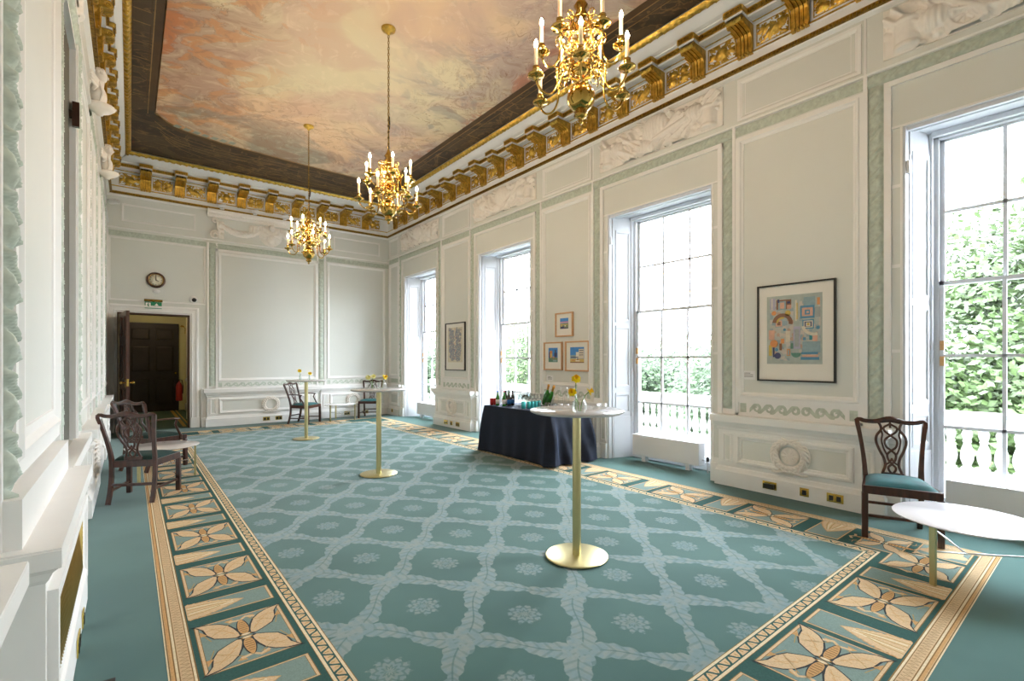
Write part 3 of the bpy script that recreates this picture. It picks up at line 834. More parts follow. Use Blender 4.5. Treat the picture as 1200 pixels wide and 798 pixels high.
# ------------------------------------------------------------------ windows
def make_window(i, c_):
    fr = MB().use(M['sash'])
    # splayed panelled reveals
    def rev(sg):
        # quad from wall face to sash, with recessed shutter panels
        def T(a, z, n):   # a 0..1 into the depth, n out of the reveal surface toward the opening centre
            yy = c_ + sg * (OW - (OW - SW) * a) - sg * n
            return (XR + DX * a, yy, z)
        vs = [T(0, 0, 0), T(1, 0, 0), T(1, OH, 0), T(0, OH, 0)]
        fr.add(vs, [(0, 1, 2, 3)], False)
        # back of the reveal so it is solid
        fr.add([(XR, c_ + sg * OW, 0), (XR + DX, c_ + sg * OW, 0), (XR + DX, c_ + sg * OW, OH), (XR, c_ + sg * OW, OH)], [(0, 1, 2, 3)], False)
        T2 = lambda a, z, n: T(a, z, n)
        fr.box(.0, .10, .0, OH, 0, .018, T2); fr.box(.13, .17, 0, OH, 0, .022, T2)
        fr.box(.20, .90, 0, .62, 0, .012, T2)
        for z0, z1 in ((.66, .98), (1.06, 2.0), (2.06, 3.45)):
            ringm(fr, T2, .27, .78, z0, z1, [(0, .0), (0, .012), (.03, .012), (.05, .003)])
        fr.box(.84, .88, 0, OH, 0, .02, T2)
    rev(1); rev(-1)
    fr.box(XR, XR + DX + .02, c_ - OW, c_ + OW, OH - .004, OH)
    fr.box(XR + .02, XR + .06, c_ - OW, c_ + OW, OH - .04, OH); fr.box(XR + .12, XR + .16, c_ - OW, c_ + OW, OH - .03, OH)
    fr.box(XR + .35, XR + .40, c_ - SW, c_ + SW, OH - .05, OH)
    root = fr.build('window_%d' % (i + 1)); root['kind'] = 'structure'
    X0 = XR + DX - .02
    # box frame and sashes
    b = MB().use(M['sash'])
    b.box(X0, X0 + .13, c_ - SW - .14, c_ - SW + .035, 0, OH); b.box(X0, X0 + .13, c_ + SW - .035, c_ + SW + .14, 0, OH)
    b.box(X0, X0 + .13, c_ - SW, c_ + SW, OH - .055, OH); b.box(X0 - .03, X0 + .16, c_ - SW, c_ + SW, 0, .10)
    b.build('box_frame', root)
    G = .635
    def sash(name, x, z0, z1, rows, bot, top):
        s_ = MB().use(M['sash'])
        a, e = c_ - G - .03, c_ + G + .03
        s_.box(x, x + .04, a, a + .045, z0 - bot, z1 + top); s_.box(x, x + .04, e - .045, e, z0 - bot, z1 + top)
        s_.box(x, x + .04, a, e, z0 - bot, z0); s_.box(x, x + .04, a, e, z1, z1 + top)
        for k in (1, 2):
            y = c_ - G + 2 * G * k / 3; s_.box(x + .005, x + .035, y - .014, y + .014, z0, z1)
        for k in range(1, rows):
            z = z0 + (z1 - z0) * k / rows; s_.box(x + .005, x + .035, a, e, z - .014, z + .014)
        o = s_.build(name, root)
        p = MB().use(M['pane']); p.add([(x + .02, a + .02, z0), (x + .02, e - .02, z0), (x + .02, e - .02, z1), (x + .02, a + .02, z1)], [(0, 1, 2, 3)], False)
        p.build('glass_panes', o)
    sash('upper_sash', X0 + .06, 2.235, 3.585, 2, .035, .035)
    sash('lower_sash', X0 + .012, .165, 2.200, 3, .07, .035)
    k = MB().use(M['w_orange'])   # sash fittings
    for z in (1.62, 1.47): k.box(X0 - .012, X0 + .012, c_ + SW - .075, c_ + SW - .045, z - .045, z + .045)
    k.build('sash_fitting', root)
    pb = MB().use(M['sash']); pb.box(XR + .015, XR + .04, c_ + OW - .045, c_ + OW - .012, 3.22, 3.34); pb.build('shutter_knob', root)
for i, c_ in enumerate(WC): make_window(i, c_)

# radiators
def radiator(c_, label, wdt=1.07):
    t = thing('radiator', label, 'radiator', (XR + .20, c_, 0))
    b = MB().use(M['white']); b.box(0, .145, -wdt / 2, wdt / 2, .085, .385); bevel(b.build('casing', t), .006)
    g = MB().use(M['white'])
    for k in range(26):
        y = -wdt / 2 + .03 + k * (wdt - .06) / 25; g.box(.015, .13, y - .005, y + .005, .385, .394)
    g.build('top_grille', t)
    for y in (-wdt / 2 + .18, wdt / 2 - .18):
        q = MB().use(M['white']); q.box(.02, .10, y - .03, y + .03, 0, .086); q.build('foot', t)
    v = MB().use(M['grey']); v.tube([(.08, -wdt / 2, .16), (.08, -wdt / 2 - .07, .16), (.08, -wdt / 2 - .08, 0)], .009, 8); v.use(M['black']).lathe([(.018, 0), (.02, .04), (.012, .06)], (.08, -wdt / 2 - .08, .15), 12)
    v.build('valve', t)
    return t
radiator(WC[0] + .03, 'low white radiator under the nearest window, beside the dining chair')
radiator(WC[1] + .0, 'low white radiator under the tall window right of the drinks table')
radiator(WC[2] - .0, 'low white radiator under the window behind the drinks table')
radiator(WC[3] + .0, 'low white radiator under the farthest window')

# ------------------------------------------------------------------ cornice
# ceiling picture
AX0, AX1, AY0, AY1 = -.02, 5.03, -1.2, 11.80
c = MB().use(M['wall']); c.box(XL - .4, XR + .6, YB - .3, YE + .3, ZC + .01, ZC + .2); struct(c, 'ceiling')
p = MB()
p.use(M['darkpaint'])
IX0, IX1, IY1, IY0 = .33, 4.53, 10.45, .2
far_curve = [(.33, 9.75), (.45, 9.95), (.62, 10.12), (.9, 10.24), (1.34, 10.35), (2.2, 10.40), (2.9, 10.45), (4.05, 10.48), (4.53, 10.55)]
zc = ZC
def cf(pts, z=zc): p.add([(x, y, z) for x, y in pts], [tuple(range(len(pts)))], False)
cf([(AX0, AY0), (IX0, AY0), (IX0, 9.75), (AX0, AY1)]); cf([(AX1, AY0), (IX1, AY0), (IX1, 10.55), (AX1, AY1)])
for k in range(len(far_curve) - 1):
    a, b = far_curve[k], far_curve[k + 1]
    t0 = (a[0] - IX0) / (IX1 - IX0); t1 = (b[0] - IX0) / (IX1 - IX0)
    cf([a, b, (AX0 + (AX1 - AX0) * t1, AY1), (AX0 + (AX1 - AX0) * t0, AY1)])
p.use(M['fresco']); 
for k in range(len(far_curve) - 1):
    a, b = far_curve[k], far_curve[k + 1]
    cf([(a[0], AY0), (b[0], AY0), b, a])
# painted architecture lines
z2 = zc - .003
def cstroke(m, pts, wd, z=z2):
    vs = []
    p.use(M[m])
    for i, q in enumerate(pts):
        a = pts[max(0, i - 1)]; b = pts[min(len(pts) - 1, i + 1)]
        tx, ty = b[0] - a[0], b[1] - a[1]; l = math.hypot(tx, ty) or 1
        for sg in (1, -1): vs.append((q[0] - sg * ty / l * wd / 2, q[1] + sg * tx / l * wd / 2, z))
    p.add(vs, [(2 * i, 2 * i + 1, 2 * i + 3, 2 * i + 2) for i in range(len(pts) - 1)], False)
cstroke('brownpaint', [(IX0 - .045, AY0), (IX0 - .045, 9.7)], .09); cstroke('ochrepaint', [(IX0 - .10, AY0), (IX0 - .10, 9.85)], .012); cstroke('ochrepaint', [(IX0 - .005, AY0), (IX0 - .005, 9.75)], .012)
cstroke('brownpaint', [(IX1 + .045, AY0), (IX1 + .045, 10.6)], .09); cstroke('ochrepaint', [(IX1 + .10, AY0), (IX1 + .10, 10.7)], .015); cstroke('ochrepaint', [(IX1 + .2, AY0), (IX1 + .2, 10.9)], .015)
cstroke('ochrepaint', far_curve, .05); cstroke('brownpaint', [(x, y + .10) for x, y in far_curve], .10)
for k in range(5):
    off = .3 + k * .2
    cstroke('ochrepaint', [(x * (1 - .02 * k) + .05 * k, y + off + .08 * sin(x * 1.5 + k)) for x, y in far_curve], .014, z2 - .001)
for k in range(9):
    y0 = -.6 + k * 1.12
    for xx, s in ((.03, 1), (.20, 1)): cstroke('brownpaint', [(xx, y0), (xx, y0 + .85)], .014, z2 - .001)
    cstroke('ochrepaint', [(.03, y0), (.2, y0)], .014, z2 - .001); cstroke('ochrepaint', [(.03, y0 + .85), (.2, y0 + .85)], .014, z2 - .001)
    cstroke('ochrepaint', [(4.70, y0), (4.98, y0)], .014, z2 - .001); cstroke('brownpaint', [(4.72, y0), (4.72, y0 + .9)], .016, z2 - .001)
for k in range(7):     # pale painted balustrade piece at the far left
    x = .62 + k * .14; y = 10.02 + .05 * k - .004 * k * k
    p.use(M['bluepaint']); cf([(x, y - .02), (x + .09, y + .0), (x + .05, y + .12), (x - .04, y + .09)], z2 - .002)
fr = p.build('ceiling_painting', recalc=False)
tag(fr, 'vast ceiling painting of pink and golden clouds and figures with dark painted border', 'painting')

def cornice(name, T, s0, s1, wo, offs, s_start, pitch, mit0, mit1, count):
    """T local frame; wo = outreach of the gilt moulding from the wall; mit = inset of profile ends per unit outreach (mitre)"""
    k = wo
    P = [(0, 4.825, 'trim'), (.04, 4.845, 'trim'), (.045, 4.86, 'golddark'), (.075, 4.862, 'golddark'), (.075, 4.90, 'gold'), (.06, 4.915, 'trim'), (.06, 4.99, 'trim'), (.075, 5.0, 'gold'), (.075, 5.02, 'gold'), (.06, 5.025, 'trim'),
         (.06, 5.315, 'trim'), (.10, 5.322, 'gold'), (.10, 5.338, 'trim'), (.15, 5.345, 'trim'), (.18, 5.352, 'gold'), (.235, 5.40, 'trim'), (.30, 5.40, 'trim'), (.30, 5.415, 'trim'), (.36, 5.42, 'trim'), (.42, 5.435, 'trim'), (.50, 5.455, 'trim'), (.52, 5.455, 'trim')]
    sc = wo / .52
    P = [((n if n < .08 else .08 + (n - .08) * (wo - .08) / .44), z, m) for n, z, m in P]
    mb = MB()
    def row(n): return (s0 + mit0 * n, s1 - mit1 * n)
    for a, b in zip(P, P[1:]):
        mb.use(M[a[2]])
        (p0, p1), (q0, q1) = row(a[0]), row(b[0])
        mb.add([T(p0, a[1], a[0]), T(p1, a[1], a[0]), T(q1, b[1], b[0]), T(q0, b[1], b[0])], [(0, 1, 2, 3)], False)
    root = struct(mb, name, recalc=False)
    # gilt leaf moulding round the painting
    g = MB().use(M['gold'])
    a0, a1 = s0 + mit0 * wo, s1 - mit1 * wo
    L = a1 - a0; n = int(L / .02); wd = .085
    vs = []; fs = []
    for i in range(n + 1):
        s_ = a0 + L * i / n
        for j in range(7):
            w_ = j / 6; h = sin(PI * w_) * (.030 + .012 * sin(2 * PI * s_ / .11 + (3 if w_ > .5 else 0)) + .006 * sin(s_ * 190))
            vs.append(T(s_, 5.455 + .03 * w_ - h, wo - .005 + wd * w_))
    for i in range(n):
        for j in range(6): fs.append((i * 7 + j, (i + 1) * 7 + j, (i + 1) * 7 + j + 1, i * 7 + j + 1))
    g.add(vs, fs, True); g.build('gilt_leaf_moulding', root, recalc=False)
    # gilt crest that breaks forward over every bracket
    NB_ = .08 + .155 * (wo - .08) / .44      # plain crest face
    NF = .08 + .27 * (wo - .08) / .44        # crest over a bracket
    cr = MB(); 
    pos = [s_start + pitch * i for i in range(count)]
    bw = .085
    br_mesh = None
    lo, hi = s0 + mit0 * NB_, s1 - mit1 * NB_
    def crest(a, b, n):
        if b - a < .01: return
        cr.use(M['golddark']); N = max(1, int((b - a) / .028))
        for q in range(N):
            u0 = a + (b - a) * q / N; u1 = a + (b - a) * (q + .82) / N
            cr.box(u0, u1, 5.352, 5.40, n - .02, n + .012, T)
        cr.use(M['gold']); cr.box(a, b, 5.345, 5.395, n - .03, n, T); cr.box(a, b, 5.392, 5.402, n - .03, n + .02, T)
        cr.use(M['trim']); cr.box(a, b, 5.32, 5.345, n - .08, n - .012, T)
    prev = lo
    for q in pos:
        if q - bw - .02 < lo or q + bw + .02 > hi: continue
        crest(prev, q - bw - .015, NB_); crest(q - bw - .015, q + bw + .015, NF)
        cr.use(M['trim']); cr.box(q - bw - .01, q + bw + .01, 5.32, 5.399, .06, NF - .02, T)
        for e in (-1, 1):
            e0, e1 = sorted((q + e * (bw + .004), q + e * (bw + .026)))
            cr.use(M['gold']); cr.box(e0, e1, 5.347, 5.4005, NB_ - .01, NF + .008, T)
        prev = q + bw + .015
    crest(prev, hi, NB_)
    cr.build('gilt_crest', root)
    bd_ = MB()
    # thin gilt bead rows on the lower strip
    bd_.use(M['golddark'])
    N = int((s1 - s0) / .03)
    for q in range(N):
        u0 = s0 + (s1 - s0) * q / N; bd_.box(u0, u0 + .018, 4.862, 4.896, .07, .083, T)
    bd_.build('gilt_bead_strip', root)
    # brackets
    proj = NF - .06
    def bracket():
        b = MB().use(M['gold'])
        T0 = lambda a, z, n: T(a, z, n)
        # fluted body: tapering forward
        prof = [(0, 4.985), (.045, 4.985), (.045, 5.005), (.038, 5.01), (.042, 5.10), (.048, 5.18), (.06, 5.215), (proj * .5, 5.240), (proj * .9, 5.250), (proj, 5.275), (proj * .9, 5.32), (0, 5.32)]
        prof = [(n + .06, z) for n, z in prof]
        for a0_, a1_ in ((-bw, -bw * .52), (-bw * .44, -bw * .05), (bw * .05, bw * .44), (bw * .52, bw)):
            vs = []
            for n, z in prof: vs += [(a0_, z, n), (a1_, z, n)]
            m_ = len(prof)
            b.add([T0(*v) for v in vs], [(2 * i, 2 * i + 1, 2 * i + 3, 2 * i + 2) for i in range(m_ - 1)] + [tuple(range(0, 2 * m_, 2)), tuple(range(1, 2 * m_, 2))], False)
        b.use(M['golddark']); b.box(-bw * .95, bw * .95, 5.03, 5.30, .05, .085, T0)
        b.use(M['gold'])
        # scroll rolls at the head
        for a in (-bw * .62, 0, bw * .62):
            pts = [T0(a + q * .02, 5.275, .06 + proj * .88) for q in (-1, 0, 1)]
            b.tube(pts, .028, 8)
        for a in (-bw - .004, bw + .004):
            pts = []
            for q in range(14):
                t = q / 13; an = PI * .5 + t * 3.2 * PI; rr = .034 * (1 - .75 * t)
                pts.append(T0(a, 5.268 + rr * sin(an), .06 + proj * .78 + rr * cos(an)))
            b.tube(pts, .008, 5)
            pts = [T0(a, 5.235, .06 + proj * .6), T0(a, 5.225, .06 + proj * .35), T0(a, 5.16, .112), T0(a, 5.02, .105)]
            b.tube(pts, .008, 5)
        for q in (-.6, -.2, .2, .6): b.ball(T0(q * bw, 5.0, .108), .014, 6, 4)
        return b
    proto = None
    def Ts(q): return lambda a, z, n: T0shift(a, z, n, q)
    cx = [q for q in pos if q - bw - .02 >= lo and q + bw + .02 <= hi]
    base = T(0, 0, 0); one = T(1, 0, 0); d = Vector(one) - Vector(base)
    for q in cx:
        if proto is None:
            proto = bracket().build('bracket', root); o = proto
        else:
            o = proto.copy(); COL.objects.link(o); o.parent = root
        o.location = d * q
    # relief panels between brackets
    sp = [lo - bw + .05] + cx + [hi + bw - .05]
    pm = [None, None, None]
    def relief(kind, half):
        g_ = MB().use(M['gold'])
        z0, z1 = 5.055, 5.29; zc_ = (z0 + z1) / 2; H = (z1 - z0) / 2
        def h(s_, z):
            a = s_ / half; b = (z - zc_) / H
            r = math.hypot(a * half / H, b); th = math.atan2(b, a * half / H)
            lf = sin(9 * a + 3 * sin(5 * b)) * cos(7 * b + 2.5 * sin(6 * a + kind))
            bgd = .014 * lf + .006 if (lf > .12 and abs(a) < .93 and abs(b) < .9) else 0
            if kind == 0:      # shell shield with crossed leaves
                v = .05 * max(0, 1 - (r / .62) ** 2) ** .5 if r < .62 else 0
                v = max(v, .022 * max(0, sin(6 * th + 1)) * (1 if .6 < r < 1.35 else 0) * (1 - abs(abs(a) - .6)))
                return max(v, bgd)
            if kind == 1:      # four leaves
                v = .035 * max(0, math.exp(-((abs(abs(a) - .45)) / .28) ** 2) * math.exp(-((abs(abs(b) - .42)) / .34) ** 2) * (1.1 + .4 * sin(22 * a + 15 * b)))
                v = max(v, .03 if r < .16 else 0, .022 * (abs(b) < .07) * (abs(a) < .95), .018 * (abs(a) < .05) * (abs(b) < .9))
                return max(v if v > .009 else 0, bgd if r > .9 else 0)
            v = .045 * math.exp(-((a + .15) / .5) ** 2 - ((b + .25 + .25 * sin(2.5 * a)) / .38) ** 2)
            v += .03 * math.exp(-((a - .55) / .25) ** 2 - ((b - .35) / .35) ** 2) + .025 * math.exp(-((a + .65) / .2) ** 2 - ((b - .4) / .3) ** 2)
            v += .008 * sin(16 * a + 9 * b)
            return max(v if v > .010 else 0, bgd)
        T0 = lambda s_, z, n: T(s_, z, n)
        field(g_, T0, -half, half, z0, z1, h, .013, .058, thr=.006)
        g_.use(M['gold'])
        for a0_, a1_, b0_, b1_ in ((-half, -half + .008, z0, z1), (half - .008, half, z0, z1), (-half, half, z0 - .005, z0 + .003), (-half, half, z1 - .003, z1 + .005)):
            g_.box(a0_, a1_, b0_, b1_, .055, .068, T0)
        return g_
    half = pitch / 2 - bw - .035
    kk = 0
    for a, b in zip(sp, sp[1:]):
        if b - a < pitch * .8: continue
        q = (a + b) / 2; kd = kk % 3; kk += 1
        if pm[kd] is None: pm[kd] = relief(kd, half).build('gilt_relief', root); o = pm[kd]
        else: o = pm[kd].copy(); COL.objects.link(o); o.parent = root
        o.location = d * q
    return root
cornice('trim_cornice_right', TR, YB, YE, .555, None, 3.29 - .585 * 8, .585, 1.0, 1.0, 27)
cornice('trim_cornice_back', TE, XL, XR, .82, None, .26, .587, .42, .72, 9)
cornice('trim_cornice_left', TL, YB, YE, .30, None, 3.29 - .585 * 8, .585, 1.0, 2.6, 27)

# ------------------------------------------------------------------ carved plaster reliefs in the frieze
def trophy_h(seed, W, H):
    R = random.Random(seed)
    feats = []
    # main helmet
    feats.append(('ball', .02 * W, .08, .22, .20, .085))
    feats.append(('ball', -.05 * W, -.12, .16, .12, .06))
    feats.append(('crest', .02 * W, .10, .27, 0, .07))
    for sgn in (-1, 1):
        for k in range(5):
            a = sgn * (.25 + .55 * R.random())
            feats.append(('rod', sgn * R.uniform(.1, .5) * W / 2, R.uniform(-.12, .1), sgn * R.uniform(.2, 1.0), R.uniform(.16, .30) , R.uniform(.018, .045), R.uniform(.025, .05)))
        for k in range(3):
            feats.append(('flag', sgn * (.30 + .22 * k) * W / 2 * 1.1, R.uniform(-.05, .08), R.uniform(.5, 1.1) * sgn, .20, .045))
        feats.append(('ball', sgn * .62 * W / 2, R.uniform(-.06, .06), .15, .12, .07))
        feats.append(('ring', sgn * .40 * W / 2, -.10, .12, .02, .04))
        feats.append(('drum', sgn * .82 * W / 2, -.06, .10, .14, .055))
    rnd = [(R.uniform(-W / 2, W / 2), R.uniform(-H / 2, H / 2), R.uniform(.02, .06), R.uniform(.015, .04)) for _ in range(70)]
    def h(s, z):
        v = 0
        for f_ in feats:
            k = f_[0]; dx = s - f_[1]; dz = z - f_[2]
            if k == 'ball':
                q = 1 - (dx / f_[3]) ** 2 - (dz / f_[4]) ** 2
                if q > 0: v = max(v, f_[5] * q ** .5 + .004 * sin(dx * 140))
            elif k == 'ring':
                r = math.hypot(dx, dz)
                if abs(r - f_[3]) < f_[4] * 1.5: v = max(v, f_[5])
                elif r < f_[3]: v = max(v, f_[5] * .6 + .006 * sin(8 * math.atan2(dz, dx)))
            elif k == 'crest':
                r = math.hypot(dx, dz); a = math.atan2(dz, dx)
                if f_[3] - .06 < r < f_[3] + .02 and a > .2: v = max(v, f_[5] * (.8 + .3 * sin(26 * a)))
            elif k == 'rod':
                c_, s_ = cos(f_[3]), sin(f_[3]); u = dx * c_ + dz * s_; w_ = -dx * s_ + dz * c_
                if abs(u) < f_[4] and abs(w_) < f_[5]: v = max(v, f_[6] * (1 - (w_ / f_[5]) ** 2) ** .5 + .02)
            elif k == 'flag':
                c_, s_ = cos(f_[3]), sin(f_[3]); u = dx * c_ + dz * s_; w_ = -dx * s_ + dz * c_
                if abs(u) < f_[4] and abs(w_) < .08 + .02 * sin(u * 20): v = max(v, f_[5] * (.75 + .35 * sin(w_ * 75 + u * 12)))
            elif k == 'drum':
                if abs(dx) < f_[3] and abs(dz) < f_[4]: v = max(v, f_[5] * (1 - (dx / f_[3]) ** 2) ** .5 + (.008 if abs(abs(dz) - f_[4] * .8) < .015 else 0))
        for a, b, r, q in rnd:
            d2 = (s - a) ** 2 + (z - b) ** 2
            if d2 < r * r: v = max(v, q * (1 - d2 / r / r) ** .5)
        return v
    return h
rel_lab = ['white plaster trophy relief of arms above the nearest window', 'white plaster trophy relief with plumed helmet above the window right of the drinks table',
           'white plaster trophy relief above the window behind the drinks table', 'white plaster trophy relief above the farthest window, next to the corner']
for i, c_ in enumerate(WC):
    mb = MB().use(M['plaster'])
    W = 1.94; h = trophy_h(11 + i, W, .45)
    field(mb, TR, c_ - W / 2, c_ + W / 2, 4.34, 4.80, lambda s_, z: max(.012, 1.7 * h(-(s_ - c_), z - 4.56)), .0115 if i < 2 else .018, .003)
    wbox(mb, TR, c_ - W / 2, c_ + W / 2, 4.335, 4.345, 0, .014)
    for e in (-1, 1): wbox(mb, TR, c_ + e * W / 2 - .006, c_ + e * W / 2 + .006, 4.335, 4.80, 0, .02)
    tag(mb.build('plaster_relief', recalc=False), rel_lab[i], 'relief')
# pediment relief on the far wall
pr = thing('overmantel_relief', 'white carved swag relief with eagle head under a small cornice, high on far wall', 'relief', (0, 0, 0))
mb = MB().use(M['plaster'])
extrude_s(mb, TE, [(0, 4.70), (.05, 4.71), (.07, 4.75), (.13, 4.77), (.15, 4.80), (.15, 4.84), (.10, 4.845), (0, 4.85)], 1.36, 3.98)
mb.box(1.36, 3.98, 4.84, 4.85, 0, .15, TE)
for s_ in (1.36, 3.98): mb.box(s_ - .004, s_ + .004, 4.74, 4.85, 0, .15, TE)
for q in range(52): mb.box(1.42 + q * .0485, 1.445 + q * .0485, 4.735, 4.765, 0, .10, TE)
mb.build('cornice_shelf', pr)
for s_ in (1.50, 3.84):
    mb = MB().use(M['plaster'])
    for a, r0 in ((4.30, .10), (4.62, .06)):
        pts = [TE(s_ + r0 * (1 - .7 * t / 16) * cos(t * .65), a + r0 * (1 - .7 * t / 16) * sin(t * .65), .05) for t in range(17)]
        mb.tube(pts, .022, 6)
    mb.tube([TE(s_ + .09, 4.32, .05), TE(s_ + .05, 4.48, .05), TE(s_ + .05, 4.60, .05)], .03, 6)
    mb.build('scroll_console', pr)
mb = MB().use(M['plaster'])
def swag(s_, z):
    v = .0
    for c0 in (2.05, 3.30):
        dx = (s_ - c0) / .42
        if abs(dx) < 1.05:
            zz = 4.55 - .15 * (1 - dx * dx); d_ = abs(z - zz); w_ = .04 + .03 * (1 - dx * dx)
            if d_ < w_: v = max(v, .07 * (1 - (d_ / w_) ** 2) ** .5 * (.8 + .3 * sin(s_ * 70) * cos(z * 80)))
    for c0 in (1.63, 3.72):
        if abs(s_ - c0) < .05 and 4.24 < z < 4.62: v = max(v, .05 * (.7 + .4 * sin(z * 60)))
    dx, dz = s_ - 2.66, z - 4.45
    if (dx / .24) ** 2 + (dz / .24) ** 2 < 1: v = max(v, .09 * (1 - (dx / .24) ** 2 - (dz / .24) ** 2) ** .5 * (.85 + .15 * sin(9 * math.atan2(dz, dx))))
    if abs(dx) > .15 and abs(dx) < .45 and abs(dz - .12 + .1 * (abs(dx) - .3)) < .07: v = max(v, .06 * (.8 + .3 * sin(dx * 80)))
    return v
field(mb, TE, 1.58, 3.78, 4.20, 4.70, swag, .018, .0, thr=.004)
mb.ball(TE(2.66, 4.62, .13), (.07, .07, .08)); mb.ball(TE(2.66, 4.34, .08), (.10, .06, .12))
mb.build('carved_swag', pr)
# busts over the left doors
for j, (yy, zz, lab) in enumerate(((7.0, 4.40, 'white plaster bust relief on left wall, nearer one'), (9.4, 4.40, 'white plaster bust relief on left wall, farther one near corner'))):
    mb = MB().use(M['plaster'])
    X = XL + .02
    mb.lathe([(0, 0), (.03, 0), (.04, .02), (.10, .05), (.14, .09), (.135, .105), (.05, .11)], (X + .08, yy, zz - .22), 18)
    mb.ball((X + .07, yy, zz - .02), (.075, .13, .12), 16, 10); mb.ball((X + .06, yy, zz + .06), (.06, .17, .055), 16, 8)
    mb.tube([(X + .07, yy, zz + .06), (X + .085, yy - .005, zz + .16)], [.045, .038], 10)
    mb.ball((X + .095, yy - .01, zz + .21), (.055, .055, .072), 16, 12); mb.ball((X + .15, yy - .015, zz + .20), (.012, .010, .018), 6, 4)
    for q in range(14):
        a = q / 13 * PI; mb.ball((X + .085 + .02 * sin(q * 2), yy + .055 * cos(a), zz + .225 + .055 * sin(a)), .022, 6, 5)
    for sg in (-1, 1):
        for q in range(6):      # drapery folds and leafy wings
            mb.tube([(X + .09, yy + sg * .03 * q, zz + .08), (X + .115, yy + sg * (.02 + .024 * q), zz - .02), (X + .08, yy + sg * .018 * q, zz - .12)], [.012, .016, .008], 6)
            a = .15 + q * .22
            mb.tube([(X + .03, yy + sg * .13, zz + .0), (X + .06, yy + sg * (.13 + .10 * cos(a)), zz + .10 * sin(a)), (X + .02, yy + sg * (.13 + .22 * cos(a)), zz + .20 * sin(a) - .02)], [.02, .026, .008], 6)
    tag(mb.build('plaster_bust'), lab, 'bust')
mb = MB().use(M['plaster'])
h = trophy_h(31, 1.4, .45)
field(mb, TL, 4.18, 5.58, 4.34, 4.80, lambda s_, z: max(.01, h(s_ - 4.88, z - 4.56)), .016, 0)
tag(mb.build('plaster_relief', recalc=False), 'white plaster relief above the tall recess in the left wall', 'relief')

# wreaths
def wreath(T, s_, z, n, R, label, name='plaster_wreath', crest=True):
    mb = MB().use(M['plaster'])
    rnd = random.Random(int(s_ * 100))
    for ring_, (rr, lw) in enumerate(((R * .80, .036), (R * .98, .032))):
        N = 22
        for k in range(N):
            a = -PI / 2 + (k + .5) / N * 2 * PI
            d = 1 if sin(a + PI / 2) * 0 + (k < N / 2) else -1
            cx, cz = s_ + rr * cos(a), z + rr * sin(a)
            ta = a + d * (PI / 2) - d * (.5 if ring_ == 0 else -.45)
            L = .062
            p0 = (cx - cos(ta) * L, cz - sin(ta) * L); p1 = (cx + cos(ta) * L, cz + sin(ta) * L)
            mb.tube([T(p0[0], p0[1], n + .012), T(cx, cz, n + .045), T(p1[0], p1[1], n + .03)], [.008, lw * .55, .004], 6)
    mb.lathe([(R * .52, 0), (R * .55, .01), (R * .5, .018), (R * .1, .022), (0, .024)], (0, 0, 0), 24, T=lambda x, y, q: T(s_ + x, z + y, n + q)) if crest else None
    if crest:
        for k in range(12):
            a = k / 12 * 2 * PI; mb.tube([T(s_ + R * .08 * cos(a), z + R * .08 * sin(a), n + .024), T(s_ + R * .48 * cos(a), z + R * .48 * sin(a), n + .022)], .007, 5)
    for sg in (-1, 1):   # ribbon at the foot and side brackets
        pts = [T(s_, z - R * .95, n + .04), T(s_ + sg * R * .4, z - R * 1.0, n + .045), T(s_ + sg * R * .75, z - R * 1.13, n + .03), T(s_ + sg * R * 1.05, z - R * 1.05, n + .02)]
        mb.tube(pts, .014, 6)
        pts = [T(s_ + sg * R * 1.12 * cos(a), z + R * 1.1 * sin(a), n + .012) for a in [(-.75 + k * .15) for k in range(11)]]
        mb.tube(pts, .014, 6)
    return tag(mb.build(name), label, 'wreath')
for i, (a, b) in enumerate(piers):
    wreath(TR, (a + b) / 2, .45, .10, .17, ['white plaster wreath on the pedestal below the large abstract print', 'white plaster wreath on the pedestal behind the drinks table',
                                           'white plaster wreath on the pedestal below the narrow black framed print'][i])
wreath(TE, 2.63, .44, .13, .17, 'white plaster wreath on the far wall dado, left of the armchair', crest=False)
wreath(TE, 4.62, .44, .10, .16, 'white plaster wreath on far wall dado above the small low table', crest=False)
wreath(TL, 4.9, .45, .03, .17, 'white plaster wreath on the left wall dado, nearer the camera', crest=False)
wreath(TL, 6.8, .45, .05, .17, 'white plaster wreath on the left wall dado beside the chairs', crest=False)

# ------------------------------------------------------------------ near left radiator casing
rc = MB().use(M['trim'])
CX = XL
# die behind
def TLc(s_, z, n): return TL(s_, z, n)
prof = [(.155, 0), (.155, .14), (.145, .16), (.13, .17), (.13, .70), (.14, .715), (.15, .74), (.165, .755), (.175, .76), (.175, .82), (.16, .825), (0, .825)]
vs = []
S0, S1 = 2.33, 3.96
for n, z in prof:
    d = max(0, n - .13); vs += [TL(S0 - d, z, n), TL(S1 + d, z, n)]
rc.add(vs, [(2 * i, 2 * i + 1, 2 * i + 3, 2 * i + 2) for i in range(len(prof) - 1)], False)
for e, sg in ((S0, -1), (S1, 1)):
    vs = []
    for n, z in prof[:-1]:
        d = max(0, n - .13); vs += [TL(e + sg * d, z, n), TL(e + sg * d, z, 0)]
    rc.add(vs, [(2 * i, 2 * i + 1, 2 * i + 3, 2 * i + 2) for i in range(len(prof) - 2)], False)
rc.box(S0 - .04, S1 + .04, .815, .828, 0, .1745, TL)
rc.box(S0 + .02, S1 - .02, .825, 1.0, 0, .07, TL)
rroot = rc.build('trim_radiator_casing'); rroot['kind'] = 'structure'
fr = MB().use(M['trim'])
ringm(fr, lambda s_, z, n: TL(s_, z, n + .13), S0 + .04, S1 - .04, .17, .66, [(0, 0), (0, .03), (.05, .03), (.06, .018), (.10, .012)])
fr.build('casing_frame', rroot)
